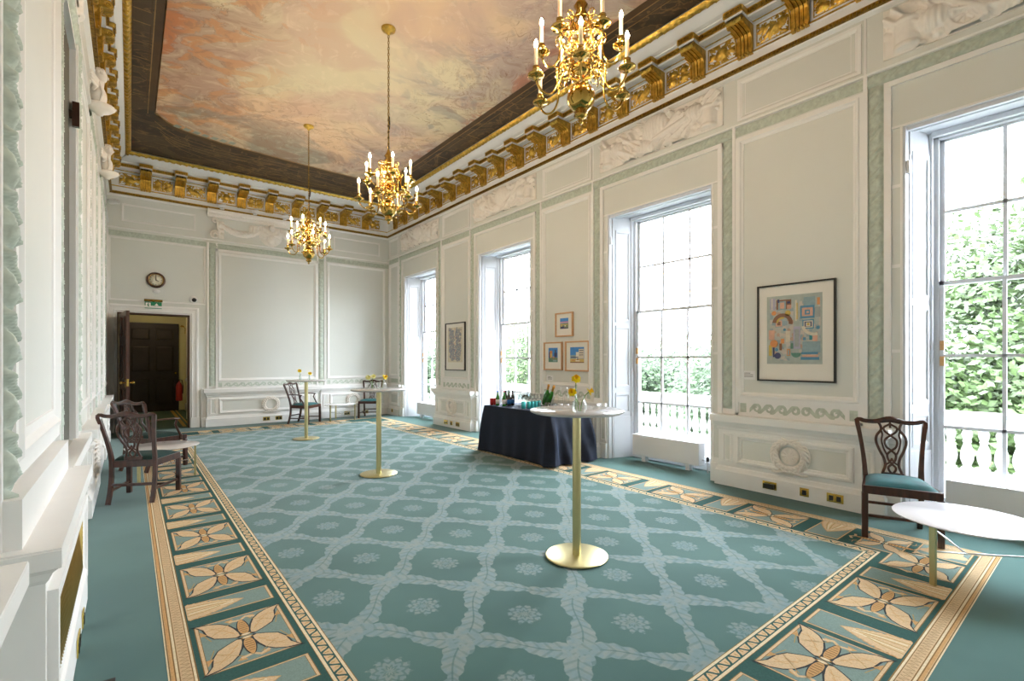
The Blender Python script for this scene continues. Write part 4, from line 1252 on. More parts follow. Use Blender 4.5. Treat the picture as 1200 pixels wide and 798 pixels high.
M['mesh'] = mat('brass lattice', (.55, .38, .10), .35, 1, var=.1)
gr = MB().use(M['black']); gr.box(S0 + .14, S1 - .14, .26, .57, .131, .134, TL)
gr.use(M['mesh'])
n = 46
for k in range(n):
    a = S0 + .14 + (S1 - S0 - .28) * k / n
    gr.tube([TL(a, .26, .139), TL(min(a + .31, S1 - .14), .26 + min(.31, S1 - .14 - a), .139)], .004, 4)
    b2 = max(a - .31, S0 + .14); gr.tube([TL(a, .26, .142), TL(b2, .26 + (a - b2), .142)], .004, 4)
gr.build('brass_grille', rroot)

# ------------------------------------------------------------------ sockets
def socket(T, s_, z, n, gangs, label, plugged=False):
    t = thing('wall_socket', label, 'socket', T(s_, z, n))
    o = Vector(T(s_, z, n)); 
    TT = lambda a, b, q: tuple(Vector(T(s_ + a, z + b, n + q)) - o)
    w_ = .073 if gangs == 2 else .043
    m1 = MB().use(M['plate']); m1.box(-w_, w_, -.043, .043, 0, .006, TT); m1.build('brass_plate', t)
    for g in ([-.033, .033] if gangs == 2 else [0]):
        m2 = MB().use(M['black']); m2.box(g - .019, g + .019, -.028, .022, .006, .009, TT); m2.build('outlet', t)
    if plugged:
        m2 = MB().use(M['black']); m2.box(-.055, .055, -.03, .02, .010, .035, TT); m2.build('plug', t)
a, b = piers[0]
socket(TR, 2.41, .10, .135, 2, 'double brass socket with plug below the large abstract print', True)
socket(TR, 2.06, .10, .135, 1, 'single brass socket between two doubles below the large print')
socket(TR, 1.78, .10, .135, 2, 'double brass socket nearest the dining chair')
socket(TR, 9.35, .10, .135, 2, 'double brass socket farthest of three below the narrow print')
socket(TR, 9.12, .10, .135, 1, 'single brass socket between two doubles below the narrow print')
socket(TR, 8.86, .10, .135, 2, 'double brass socket nearest of three below the narrow print')
socket(TR, 12.25, .12, .095, 1, 'single brass socket by the far right corner')
socket(TE, 2.53, .10, .165, 2, 'left double brass socket on the far wall skirting under the wreath')
socket(TE, 2.80, .10, .165, 2, 'right double brass socket on the far wall skirting near the armchair')
socket(TE, 4.45, .10, .135, 2, 'double brass socket on the far skirting behind the small low table')
socket(TE, 4.95, .10, .135, 2, 'double brass socket on the far skirting behind the corner chair')
socket(TL, 3.25, .06, .157, 2, 'brass socket on the left skirting below the brass grille, near one')
socket(TL, 3.55, .06, .157, 1, 'brass socket on the left skirting below the brass grille, far one')
fb = MB().use(M['black']); fb.box(-.06, .05, 0, .10, 0, .05)
fb.build('floor_box'); fbx = bpy.data.objects['floor_box']; fbx.location = (-.10, 2.72, 0); tag(fbx, 'small black box on the carpet at bottom left', 'box')

# ------------------------------------------------------------------ doorway, corridor
w = MB().use(M['corr'])
w.box(-.75, -.55, YE + .3, 17.4, 0, 3.0); w.box(1.32, 1.5, YE + .3, 17.4, 0, 3.0); w.box(-.75, 1.5, 17.4, 17.6, 0, 3.0); w.box(-.75, 1.5, YE + .3, 17.6, 3.0, 3.1)
struct(w, 'wall_corridor')
w = MB().use(M['corrfloor']); w.box(-.75, 1.5, YE, 17.5, -.02, 0); w.use(M['w_gold']); w.box(.93, 1.0, YE + .3, 17.4, 0, .002); w.box(1.05, 1.08, YE + .3, 17.4, 0, .002); struct(w, 'floor_corridor')
w = MB().use(M['trim']); w.box(1.13, 1.32, 14.6, 14.75, 0, 3.0); w.box(1.29, 1.32, 13.1, 17.3, 0, .2); w.box(1.29, 1.32, 13.1, 17.3, .85, .93); w.box(1.28, 1.32, 13.3, 14.3, 0, 2.3)
struct(w, 'trim_corridor')
# linings of the doorway
w = MB().use(M['doorwood']); w.box(DX1 - .02, DX1, YE - .02, YE + .30, 0, DH); w.box(DX0, DX0 + .02, YE - .02, YE + .30, 0, DH); w.box(DX0, DX1, YE - .02, YE + .30, DH - .02, DH)
struct(w, 'trim_door_lining')
def panelled(mb, T, w_, h_, th, rows, mat_p=None):
    mb.box(0, w_, 0, h_, 0, th, T)
    ms = .11; cw = (w_ - 3 * ms) / 2
    for (z0, z1) in rows:
        for k in range(2):
            a = ms + k * (cw + ms)
            for side, sg in ((th, 1), (0, -1)):
                TT = (lambda sd, g: (lambda s_, z, n: T(s_, z, sd + g * n)))(side, sg)
                ringm(mb, TT, a, a + cw, z0, z1, [(0, 0), (0, .012), (.02, .012), (.03, .002), (.05, .006), (.06, .008)])
                mb.add([TT(a + .06, z0 + .06, .008), TT(a + cw - .06, z0 + .06, .008), TT(a + cw - .06, z1 - .06, .008), TT(a + .06, z1 - .06, .008)], [(0, 1, 2, 3)], False)
rows6 = ((.18, .92), (1.10, 1.78), (1.94, 2.32))
mb = MB().use(M['doorwood'])
ang = math.radians(-83.5)
hx, hy = DX0 + .03, YE - .035
def TD(s_, z, n):
    return (hx + s_ * cos(ang) - n * sin(ang) * 1, hy + s_ * sin(ang) + n * cos(ang) * 1, z)
panelled(mb, TD, 1.0, 2.42, .055, rows6)
d1 = mb.build('door_1'); d1['kind'] = 'structure'
h = MB().use(M['brass'])
for sg in (1, -1):
    nn = .055 if sg == 1 else 0
    h.tube([TD(.93, 1.05, nn), TD(.93, 1.05, nn + sg * .045)], .011, 10); h.ball(TD(.93, 1.05, nn + sg * .06), .028)
h.box(.90, .96, .97, 1.13, -.004, .059, TD); h.box(.985, 1.004, .98, 1.12, .01, .045, TD)
h.build('door_handle', d1)
for z in (.35, 1.25, 2.12):
    h = MB().use(M['brass']); h.tube([TD(-.006, z - .05, .06), TD(-.006, z + .05, .06)], .010, 8); h.build('hinge', d1)
mb = MB().use(M['darkdoor'])
panelled(mb, lambda s_, z, n: (-.10 + s_, 17.38 - n, z), 1.24, 2.55, .05, ((.18, .95), (1.13, 1.90), (2.04, 2.40)))
d2 = mb.build('door_2'); d2['kind'] = 'structure'
h = MB().use(M['brass']); h.ball((1.06, 17.29, 1.1), .03); h.build('door_knob', d2)
mb = MB().use(M['ext']); mb.lathe([(0, 0), (.075, 0), (.08, .02), (.08, .42), (.05, .50), (.02, .52), (.02, .56)], (0, 0, 0), 16)
fe = tag(mb.build('fire_extinguisher'), 'red fire extinguisher on the corridor wall beyond the open door', 'fire extinguisher'); fe.location = (1.10, 16.6, .33)
mb = MB().use(M['black']); mb.tube([(0, 0, .56), (.0, -.03, .60), (.07, -.04, .58), (.09, -.03, .4), (.08, -.04, .2)], .012, 6); mb.build('hose', fe)
mb = MB().use(M['brass']); mb.lathe([(0, 0), (.04, .0), (.045, .03), (.02, .05)], (0, 0, 0), 12); mb.tube([(0, 0, .03), (.06, -.01, -.02), (.06, 0, -.16)], .008, 6)
cl = tag(mb.build('wall_light_fitting'), 'small brass fitting high on corridor wall beyond open door', 'wall light'); cl.location = (1.03, 14.57, 2.3)
# wall items above the door
cx, cz = .435, 3.17
t = thing('wall_clock', 'round wooden wall clock with cream face above the open doorway', 'clock', (cx, YE - .004, cz))
rot = lambda x, y, z: (x, -z, y)
mb = MB().use(M['wood']); mb.lathe([(.165, 0), (.165, .03), (.15, .05), (.135, .055), (.128, .045), (.128, .02)], (0, 0, 0), 32, T=rot, cap=False); mb.lathe([(.164, 0), (.164, .01)], (0, 0, 0), 32, T=rot); mb.build('case', t)
mb = MB().use(M['brass']); mb.lathe([(.132, .03), (.132, .048), (.120, .05), (.118, .03)], (0, 0, 0), 32, T=rot, cap=False); mb.build('bezel', t)
mb = MB().use(M['clockface']); mb.lathe([(0, .03), (.125, .03), (.125, .032), (0, .032)], (0, 0, 0), 32, T=rot, cap=False)
mb.use(M['black'])
for k in range(12):
    a = k * PI / 6; c1, s1 = cos(a), sin(a)
    mb.tube([rot(.088 * c1, .088 * s1, .035), rot(.110 * c1, .110 * s1, .035)], .0045, 4)
mb.build('dial', t)
mb = MB().use(M['black']); mb.tube([rot(0, 0, .04), rot(-.01, .085, .04)], .004, 4); mb.tube([rot(0, 0, .042), rot(.05, -.022, .042)], .005, 4); mb.ball(rot(0, 0, .04), .009); mb.build('hands', t)
mb = MB().use(M['white']); mb.lathe([(.07, 0), (.07, .02), (.055, .035), (0, .04)], (0, 0, 0), 20, T=lambda x, y, z: (x, -z, y * .55))
o = tag(mb.build('smoke_detector'), 'small white detector dome between the clock and exit sign', 'detector'); o.location = (.445, YE, 2.935)
t = thing('exit_sign', 'green exit sign with running figure and up arrow over the doorway', 'sign', (.39, YE - .03, 2.635))
mb = MB().use(M['exitgreen']); mb.box(-.145, .145, -.012, 0, -.07, .07); mb.build('panel', t)
mb = MB().use(M['signwhite'])
y0 = -.015
def fl2(pts): mb.add([(x, y0, z) for x, z in pts], [tuple(range(len(pts)))], False)
fl2([(-.13, -.05), (-.045, -.05), (-.045, .05), (-.13, .05)])
mb.build('doorway_symbol', t, recalc=False); mb = MB().use(M['signwhite'])
fl2([(.02, -.005), (.055, .045), (.09, -.005), (.067, -.005), (.067, -.05), (.043, -.05), (.043, -.005)])
mb.build('arrow', t, recalc=False)
mb = MB().use(M['exitgreen']); y0 = -.017
def st2(pts, wd):
    for (a, b), (c, d) in zip(pts, pts[1:]):
        l = math.hypot(c - a, d - b) or 1; nx, nz = -(d - b) / l * wd / 2, (c - a) / l * wd / 2
        fl2([(a + nx, b + nz), (c + nx, d + nz), (c - nx, d - nz), (a - nx, b - nz)])
st2([(-.09, .02), (-.085, -.01), (-.10, -.045)], .016); st2([(-.085, -.01), (-.065, -.03), (-.055, -.045)], .014); st2([(-.11, .0), (-.09, .018), (-.065, .01)], .01)
fl2([(-.085 + .009 * cos(a), .035 + .009 * sin(a)) for a in [k * PI / 4 for k in range(8)]])
mb.build('running_figure', t, recalc=False)
mb = MB().use(M['brass']); mb.tube([(-.155, -.05, .095), (.155, -.05, .095)], .024, 12); mb.box(-.02, .02, -.05, .03, .07, .10); mb.build('lamp_tube', t)
t = thing('security_camera', 'white dome camera with black lens right of the exit sign', 'camera', (1.10, YE, 2.81))
mb = MB().use(M['white']); mb.lathe([(.08, 0), (.08, .04), (.06, .06), (0, .065)], (0, 0, 0), 20, T=rot); mb.build('housing', t)
mb = MB().use(M['black']); mb.ball((.01, -.06, -.01), .045); mb.build('lens_dome', t)
for (x, z, lab) in ((1.62, 4.90, 'white spotlight on the far wall shelf, leftmost of three'), (2.28, 4.90, 'white spotlight on the far wall shelf, middle of three'), (2.92, 4.90, 'white spotlight on the far wall shelf, rightmost of three')):
    t = thing('spotlight', lab, 'spotlight', (x, YE - .22, 4.852), group=None)
    mb = MB().use(M['white']); mb.lathe([(.045, 0), (.045, .01), (.012, .014), (.012, .06)], (0, 0, 0), 12); mb.build('base', t)
    mb = MB().use(M['white']); mb.tube([(-.07, .01, .075), (.0, -.01, .085), (.07, -.03, .095)], [.028, .034, .042], 12); mb.build('lamp_head', t)
    # shelf carries the spotlights
t = thing('security_camera', 'white bullet camera high in the far left corner under the cornice', 'camera', (-.30, YE - .25, 4.62))
mb = MB().use(M['white']); mb.tube([(0, 0, 0), (.12, -.12, 0)], .05, 14); mb.build('housing', t)
mb = MB().use(M['grey']); mb.tube([(.118, -.118, 0), (.124, -.124, 0)], .04, 14); mb.build('lens', t); mb = MB().use(M['grey']); mb.tube([(0, .0, .03), (-.04, .1, .06)], .015, 8); mb.build('bracket_arm', t)

# ------------------------------------------------------------------ framed pictures on the right wall (local: s right->left)
def picture(s0, s1, z0, z1, fw, fmat, mount, label, art):
    """s0<s1 along Y; viewer sees s1 at left"""
    sc_, zc_ = (s0 + s1) / 2, (z0 + z1) / 2
    t = thing('framed_picture', label, 'picture', (XR, sc_, zc_))
    hw, hh = (s1 - s0) / 2, (z1 - z0) / 2
    T = lambda a, b, n: (-n - .002, -a, b)      # a to the viewer's right
    mb = MB().use(M[fmat]); ringm(mb, T, -hw, hw, -hh, hh, [(0, 0), (0, .032), (fw, .032), (fw, .014)]); mb.build('frame', t)
    mb = MB().use(M['paper']); mb.box(-hw + fw * .6, hw - fw * .6, -hh + fw * .6, hh - fw * .6, .006, .014, T); mb.build('mount', t)
    mb = MB(); art(mb, T, hw, hh); mb.build('print', t, recalc=False)
    return t
def rects(mb, T, items, w, h, cx=0, cz=0, n0=.016):
    """items in unit coordinates (0..1 right, 0..1 down)"""
    n = n0
    for m, a, b, c_, d in items:
        n += .00012
        mb.use(M[m]); x0, x1 = cx - w / 2 + a * w, cx - w / 2 + c_ * w; z1, z0 = cz + h / 2 - b * h, cz + h / 2 - d * h
        mb.add([T(x0, z0, n), T(x1, z0, n), T(x1, z1, n), T(x0, z1, n)], [(0, 1, 2, 3)], False)
def disc(mb, T, m, u, v, r, w, h, cx, cz, n, r2=0, a0=0, a1=2 * PI):
    mb.use(M[m]); K = 24; x, z = cx - w / 2 + u * w, cz + h / 2 - v * h
    vs = []
    for k in range(K + 1):
        a = a0 + (a1 - a0) * k / K; vs += [T(x + r * cos(a), z + r * sin(a), n), T(x + r2 * cos(a), z + r2 * sin(a), n)]
    mb.add(vs, [(2 * k, 2 * k + 1, 2 * k + 3, 2 * k + 2) for k in range(K)], False)
def art_big(mb, T, hw, hh):
    w, h, cx, cz = hw * 1.42, hh * 1.40, -.01, .06 * hh
    items = [('printbase', 0, 0, 1, 1), ('printmix', .06, .05, .50, .95), ('printmix', .60, .10, .97, .92), ('p_lilac', .06, .03, .16, .2), ('p_cream', .09, .03, .11, .2),
             ('p_brown', .18, .06, .46, .2), ('p_steel', .22, .08, .36, .21), ('p_salmon', .25, .10, .33, .19), ('p_navy', .20, .05, .24, .10), ('p_navy', .38, .09, .44, .12), ('p_salmon', .38, .14, .46, .20),
             ('p_steel', .16, .35, .30, .46), ('p_salmon', .17, .36, .29, .45), ('p_brown', .20, .38, .26, .43),
             ('p_cream', .53, .08, .56, .38), ('p_ochre', .555, .12, .575, .36), ('p_steel', .68, .05, .88, .18), ('p_orange', .91, .07, .96, .17),
             ('p_blue', .62, .17, .87, .35), ('p_salmon', .65, .20, .84, .32), ('p_blue', .70, .23, .79, .30), ('p_salmon', .73, .25, .77, .28),
             ('p_blue', .66, .37, .86, .50), ('p_cream', .68, .385, .84, .485), ('p_navy', .70, .40, .82, .47), ('p_cream', .72, .41, .80, .465), ('p_ochre', .74, .42, .78, .45),
             ('p_lilac', .50, .46, .62, .78), ('p_grey', .52, .50, .60, .75), ('p_steel', .66, .68, .97, .84), ('p_blue', .64, .83, .93, .86), ('p_blue', .63, .90, .95, .94), ('p_salmon', .66, .87, .93, .90),
             ('p_salmon', .04, .50, .15, .64), ('p_tealp', .78, .58, .83, .66), ('p_salmon', .84, .57, .92, .68), ('p_orange', .27, .63, .33, .70), ('p_brown', .24, .70, .29, .80), ('p_ochre', .04, .72, .10, .88),
             ('p_navy', .12, .72, .15, .90), ('p_cream', .36, .52, .44, .68), ('p_orange', .38, .78, .44, .88), ('p_steel', .395, .80, .425, .87), ('p_green', .45, .70, .50, .78), ('p_blue', .67, .62, .72, .66), ('p_grey', .88, .2, .97, .34)]
    rects(mb, T, items, w, h, cx, cz)
    n = .0225
    disc(mb, T, 'p_orange', .14, .70, .042, w, h, cx, cz, n); disc(mb, T, 'p_navy', .21, .88, .034, w, h, cx, cz, n); disc(mb, T, 'p_green', .55, .84, .05, w, h, cx, cz, n, 0, PI, 2 * PI)
    disc(mb, T, 'p_brown', .30, .40, .105, w, h, cx, cz, n, .065, -.2, PI * .98); disc(mb, T, 'p_ochre', .30, .40, .065, w, h, cx, cz, n, .045, PI * .4, PI * .98); disc(mb, T, 'p_orange', .14, .25, .025, w, h, cx, cz, n)
    disc(mb, T, 'p_blue', .93, .49, .018, w, h, cx, cz, n); disc(mb, T, 'p_blue', .34, .50, .015, w, h, cx, cz, n); disc(mb, T, 'p_ochre', .40, .26, .03, w, h, cx, cz, n); disc(mb, T, 'p_blue', .19, .79, .018, w, h, cx, cz, n)
    disc(mb, T, 'p_cream', .86, .44, .12, w, h, cx, cz, n, .09, PI * 1.05, PI * 1.6)
picture(1.809, 2.593, 1.245, 2.318, .017, 'blackframe', 'paper', 'large black framed abstract print of coloured geometric shapes', art_big)
def art_narrow(mb, T, hw, hh):
    rects(mb, T, [('p_cream', .0, .0, 1, 1)], hw * 1.5, hh * 1.46, 0, .04)
    mb.use(M['printtree'])
    R = random.Random(3); w, h = hw * 1.3, hh * 1.3
    for side in (-1, 1):
        for k in range(120):
            v = R.random(); mx = (.46 - .25 * max(0, v - .55)) ; u = R.uniform(.04, mx)
            x = side * u * w; z = .04 + h * (.5 - v); s = R.uniform(.022, .06)
            N = 6; a0 = R.random() * 6
            mb.add([T(x + s * cos(a0 + q * 2 * PI / N) * .8, z + s * sin(a0 + q * 2 * PI / N), .0165 + k * .00004) for q in range(N)], [tuple(range(N))], False)
    for k in range(14):
        x = R.uniform(-.02, .02); z = .04 + h * (.5 - k / 13)
        mb.use(M['p_salmon' if k % 3 == 0 else 'p_cream']); mb.add([T(x + .02 * cos(q), z + .02 * sin(q), .0215) for q in (0, 1.5, 3.1, 4.6)], [(0, 1, 2, 3)], False)
picture(8.745, 9.565, 1.251, 2.306, .020, 'blackframe', 'paper', 'black framed narrow print of a blue grey tree form between two windows', art_narrow)
def art_s1(mb, T, hw, hh):
    rects(mb, T, [('p_sky', 0, 0, 1, 1), ('p_pink', 0, .32, 1, .46), ('p_lilac', 0, .42, 1, .52), ('p_olive', 0, .5, 1, 1), ('p_sand', .05, .6, .95, .66), ('p_navy', .08, .78, .5, 1), ('p_sand', .12, .55, .25, .8), ('p_navy', .35, .9, 1, 1), ('p_white', .55, .68, .7, .78)], hw * .95, hh * .88, 0, .02)
def art_s2(mb, T, hw, hh):
    rects(mb, T, [('p_sky', 0, 0, 1, 1), ('p_navy', .05, .3, .2, 1), ('p_orange', .15, .2, .42, .7), ('p_sand', .22, .4, .4, .75), ('p_navy', .7, .15, .82, .7), ('p_navy', .62, .35, .92, .62), ('p_green', 0, .72, 1, 1), ('p_olive', .3, .66, .95, .85), ('p_orange', .5, .6, .62, .72), ('p_steel', .5, .84, .9, .95)], hw * 1.0, hh * 1.02, 0, .02)
def art_s3(mb, T, hw, hh):
    rects(mb, T, [('p_sky', 0, 0, 1, 1), ('p_steel', 0, .5, .45, .75), ('p_white', .42, .32, .62, .75), ('p_cream', .62, .12, .98, .72), ('p_navy', .66, .2, .94, .24), ('p_navy', .66, .34, .94, .38), ('p_navy', .66, .48, .94, .52), ('p_navy', .05, .62, .6, .68), ('p_sand', 0, .74, 1, 1), ('p_orange', .1, .8, .35, .86), ('p_white', .4, .84, .7, .9), ('p_navy', .5, .72, .6, .8), ('p_brown', 0, .94, 1, 1)], hw * 1.16, hh * 1.04, 0, .02)
picture(5.531, 5.941, 1.868, 2.268, .022, 'oak', 'paper', 'small oak framed print of pink sky, topmost of three above the drinks table', art_s1)
picture(5.777, 6.230, 1.309, 1.785, .022, 'oak', 'paper', 'oak framed print of orange and blue towers, lower left of three', art_s2)
picture(5.178, 5.707, 1.299, 1.787, .022, 'oak', 'paper', 'oak framed print of a cream building on sand, lower right of three', art_s3)
def wlabel(s_, z, w_, h_, label):
    t = thing('wall_label', label, 'label', (XR, s_, z))
    mb = MB().use(M['white']); mb.box(-.004, -.001, -w_ / 2, w_ / 2, -h_ / 2, h_ / 2); mb.build('card', t)
    mb = MB().use(M['black'])
    for k in range(3): mb.box(-.0048, -.004, -w_ * (.35 - .2 * (k == 0)), w_ * (.3), h_ * (.25 - k * .2) - h_ * .04, h_ * (.25 - k * .2) + h_ * .02)
    mb.build('printed_lines', t)
wlabel(2.705, 1.305, .155, .10, 'white card label left of the large abstract print')
wlabel(6.10, 1.172, .16, .10, 'white card label under the three oak framed prints')
wlabel(9.62, 1.33, .10, .10, 'white card label left of the narrow black framed print')

# ------------------------------------------------------------------ chandeliers
def chandelier(x, y, label):
    t = thing('chandelier', label, 'chandelier', (x, y, 0), .759, 'brass chandeliers')
    zb = 3.31
    b = MB().use(M['brass']); b.ball((0, 0, zb), .098, 24, 16); b.build('globe', t)
    b = MB().use(M['brass']); b.lathe([(.0, -.185), (.012, -.18), (.016, -.165), (.008, -.155), (.03, -.14), (.05, -.125), (.03, -.11), (.045, -.095), (.03, -.085)], (0, 0, zb), 16); b.build('finial', t)
    b = MB().use(M['brass'])
    b.lathe([(.03, .09), (.055, .10), (.035, .12), (.03, .15), (.055, .17), (.075, .19), (.075, .21), (.05, .225), (.03, .25), (.028, .32), (.045, .35), (.06, .37), (.045, .39), (.03, .42), (.035, .46), (.06, .485), (.065, .50), (.045, .52), (.025, .55), (.045, .58), (.03, .61), (.05, .64), (.025, .68), (.014, .72), (0, .73)], (0, 0, zb), 18)
    b.tube([(.02 * cos(a), 0, zb + .755 + .025 * sin(a)) for a in [k * 2 * PI / 12 for k in range(12)]], .005, 6, closed=True)
    b.build('stem', t)
    for tier, (ring, zr, R, zp, ph) in enumerate(((.07, zb + .20, .345, zb + .065, 0), (.05, zb + .44, .275, zb + .325, PI / 6))):
        # filigree scrolls round the stem
        fg = MB().use(M['brass'])
        for k in range(8):
            a = k * PI / 4; c1, s1 = cos(a), sin(a)
            for q0, zz, rr, r0 in ((0, zr - .03, .055, .075), (1, zr + .10, .045, .06)):
                pts = []
                for j in range(13):
                    tt = j / 12; an = -.8 + tt * 2.6 * PI * (1 if q0 == 0 else -1); r_ = rr * (1 - .65 * tt)
                    pts.append(((r0 + rr * .9 + r_ * cos(an)) * c1, (r0 + rr * .9 + r_ * cos(an)) * s1, zz + r_ * sin(an)))
                fg.tube(pts, .0042, 5)
                fg.ball(pts[-1], .010, 6, 4)
        fg.tube([(.085 * cos(q), .085 * sin(q), zr - .03) for q in [j * PI / 8 for j in range(16)]], .006, 5, closed=True)
        fg.tube([(.068 * cos(q), .068 * sin(q), zr + .10) for q in [j * PI / 8 for j in range(16)]], .006, 5, closed=True)
        for q in range(8): fg.tube([(.085 * cos(q * PI / 4), .085 * sin(q * PI / 4), zr - .03), (.068 * cos(q * PI / 4), .068 * sin(q * PI / 4), zr + .10)], .004, 4)
        fg.build('filigree', t)
        for k in range(6):
            a = ph + k * PI / 3; c1, s1 = cos(a), sin(a)
            arm = MB().use(M['brass'])
            prof = [(ring, zr), (ring + .05, zr + .035), (R * .42, zr + .02), (R * .52, zr - .05), (R * .56, zp - .03), (R * .68, zp - .085), (R * .84, zp - .085), (R * .96, zp - .045), (R, zp)]
            # smooth the profile
            pp = []
            for i in range(len(prof) - 1):
                p0 = prof[max(0, i - 1)]; p1 = prof[i]; p2 = prof[i + 1]; p3 = prof[min(len(prof) - 1, i + 2)]
                for j in range(4):
                    u = j / 4
                    pp.append(tuple(.5 * ((2 * p1[q]) + (-p0[q] + p2[q]) * u + (2 * p0[q] - 5 * p1[q] + 4 * p2[q] - p3[q]) * u * u + (-p0[q] + 3 * p1[q] - 3 * p2[q] + p3[q]) * u ** 3) for q in (0, 1)))
            pp.append(prof[-1])
            arm.tube([(r * c1, r * s1, z) for r, z in pp], .0075, 7)
            sc_ = [(R * .52 + .035 * (1 - j * .05) * cos(.9 + j * .42), zr - .06 + .035 * (1 - j * .05) * sin(.9 + j * .42)) for j in range(13)]
            arm.tube([(r * c1, r * s1, z) for r, z in sc_], .005, 5)
            ao = arm.build('arm', t)
            px, py = R * c1, R * s1
            pn = MB().use(M['brass']); pn.lathe([(.008, -.02), (.018, -.012), (.02, 0), (.05, .006), (.058, .018), (.056, .022), (.03, .014), (.018, .02), (.02, .04), (.024, .05), (.024, .075), (.016, .075)], (px, py, zp), 16); pn.build('drip_pan', ao)
            cn = MB().use(M['candle']); cn.lathe([(.0135, .05), (.0135, .20), (.010, .205), (0, .206)], (px, py, zp), 10); cn.build('candle', ao)
            bu = MB().use(M['flame']); bu.lathe([(.006, 0), (.0125, .012), (.0135, .022), (.009, .038), (.003, .052), (0, .056)], (px, py, zp + .205), 8); bu.build('bulb', ao)
    ch = MB().use(M['golddark'])
    z = zb + .775; n = int((5.44 - z) / .036)
    for k in range(n):
        z0 = z + k * .036
        o_ = (0 if k % 2 else PI / 2)
        ch.tube([(.010 * cos(a) * cos(o_), .010 * cos(a) * sin(o_), z0 + .018 + .023 * sin(a)) for a in [j * 2 * PI / 8 for j in range(8)]], 0.0042, 4, closed=True)
    ch.build('chain', t)
    cd = MB().use(M['black']); cd.tube([(.012, .0, zb + .74), (.016, .006, zb + .95), (.018, 0, zb + 1.10)], .008, 6); cd.tube([(.018, 0, zb + .98), (.03, 0, zb + 1.05), (.018, 0, zb + 1.13)], .012, 6); cd.build('flex', t)
    cp = MB().use(M['gold']); cp.lathe([(.012, -.075), (.02, -.07), (.03, -.05), (.075, -.03), (.085, -.01), (.085, 0)], (0, 0, 5.498), 20); cp.build('ceiling_rose', t)
    return t
c1 = chandelier(2.47, 2.345, 'brass two tier chandelier with candle bulbs, nearest of three, top right')
dup(c1, (2.46, 5.52, 0), .80, 'brass two tier chandelier with candle bulbs, middle of three, hanging near ceiling centre')
dup(c1, (2.41, 8.67, 0), .45, 'brass two tier chandelier with candle bulbs, farthest of three, before the far wall')

# ------------------------------------------------------------------ tables
def poseur(x, y, label):
    t = thing('high_table', label, 'table', (x, y, 0))
    b = MB().use(M['satin']); b.lathe([(0, 0), (.232, 0), (.236, .004), (.236, .010), (.228, .013), (.04, .014)], (0, 0, 0), 48); b.build('base_plate', t)
    b = MB().use(M['satin']); b.lathe([(.032, .012), (.032, 1.075)], (0, 0, 0), 20); b.lathe([(.09, 1.075), (.09, 1.083)], (0, 0, 0), 20); b.build('pole', t)
    b = MB().use(M['tabletop']); b.lathe([(0, 1.083), (.335, 1.083), (.352, 1.094), (.352, 1.103), (.348, 1.106), (0, 1.106)], (0, 0, 0), 64); b.build('table_top', t)
    return t
poseur(2.65, 2.56, 'tall round bar table on brass pole, nearest of the three')
poseur(2.54, 6.0, 'tall round bar table on brass pole, middle of the three')
poseur(2.61, 9.55, 'tall round bar table on brass pole, farthest, before the far wall armchair')
def low_table(cx, cy, rot_, label, topm='whitetop', R=.40):
    t = thing('low_table', label, 'table', (cx, cy, 0), rot_)
    b = MB().use(M[topm]); b.lathe([(0, .388), (R - .02, .388), (R, .396), (R, .400), (R - .003, .402), (0, .402)], (0, 0, 0), 56); b.build('table_top', t)
    pts = [(.345 * cos(a), .345 * sin(a)) for a in (0, 2 * PI / 3, 4 * PI / 3)]
    for (px, py) in pts:
        b = MB().use(M['satin']); an = math.atan2(py, px)
        c1, s1 = cos(an), sin(an)
        TT = lambda a, q, z: (px + a * c1 - q * s1, py + a * s1 + q * c1, z)
        b.box(-.010, .010, -.016, .016, 0, .388, TT); b.box(-.06, .010, -.012, .012, .376, .388, TT); b.build('leg', t)
    b = MB().use(M['chrome'])
    for (px, py) in pts: b.tube([(0, 0, .16), (px * .97, py * .97, .22)], .006, 8)
    b.ball((0, 0, .16), .009); b.build('stretcher', t)
    return t
low_table(4.47, .66, math.radians(161), 'white round low table on brass legs in front of the near right chair')
low_table(.33, 7.52, math.radians(-15), 'round low table with grey top between the two left chairs', 'tabletop', .39)
low_table(4.08, 11.98, math.radians(-150), 'small white low table against far wall between two chairs', 'whitetop', .37)

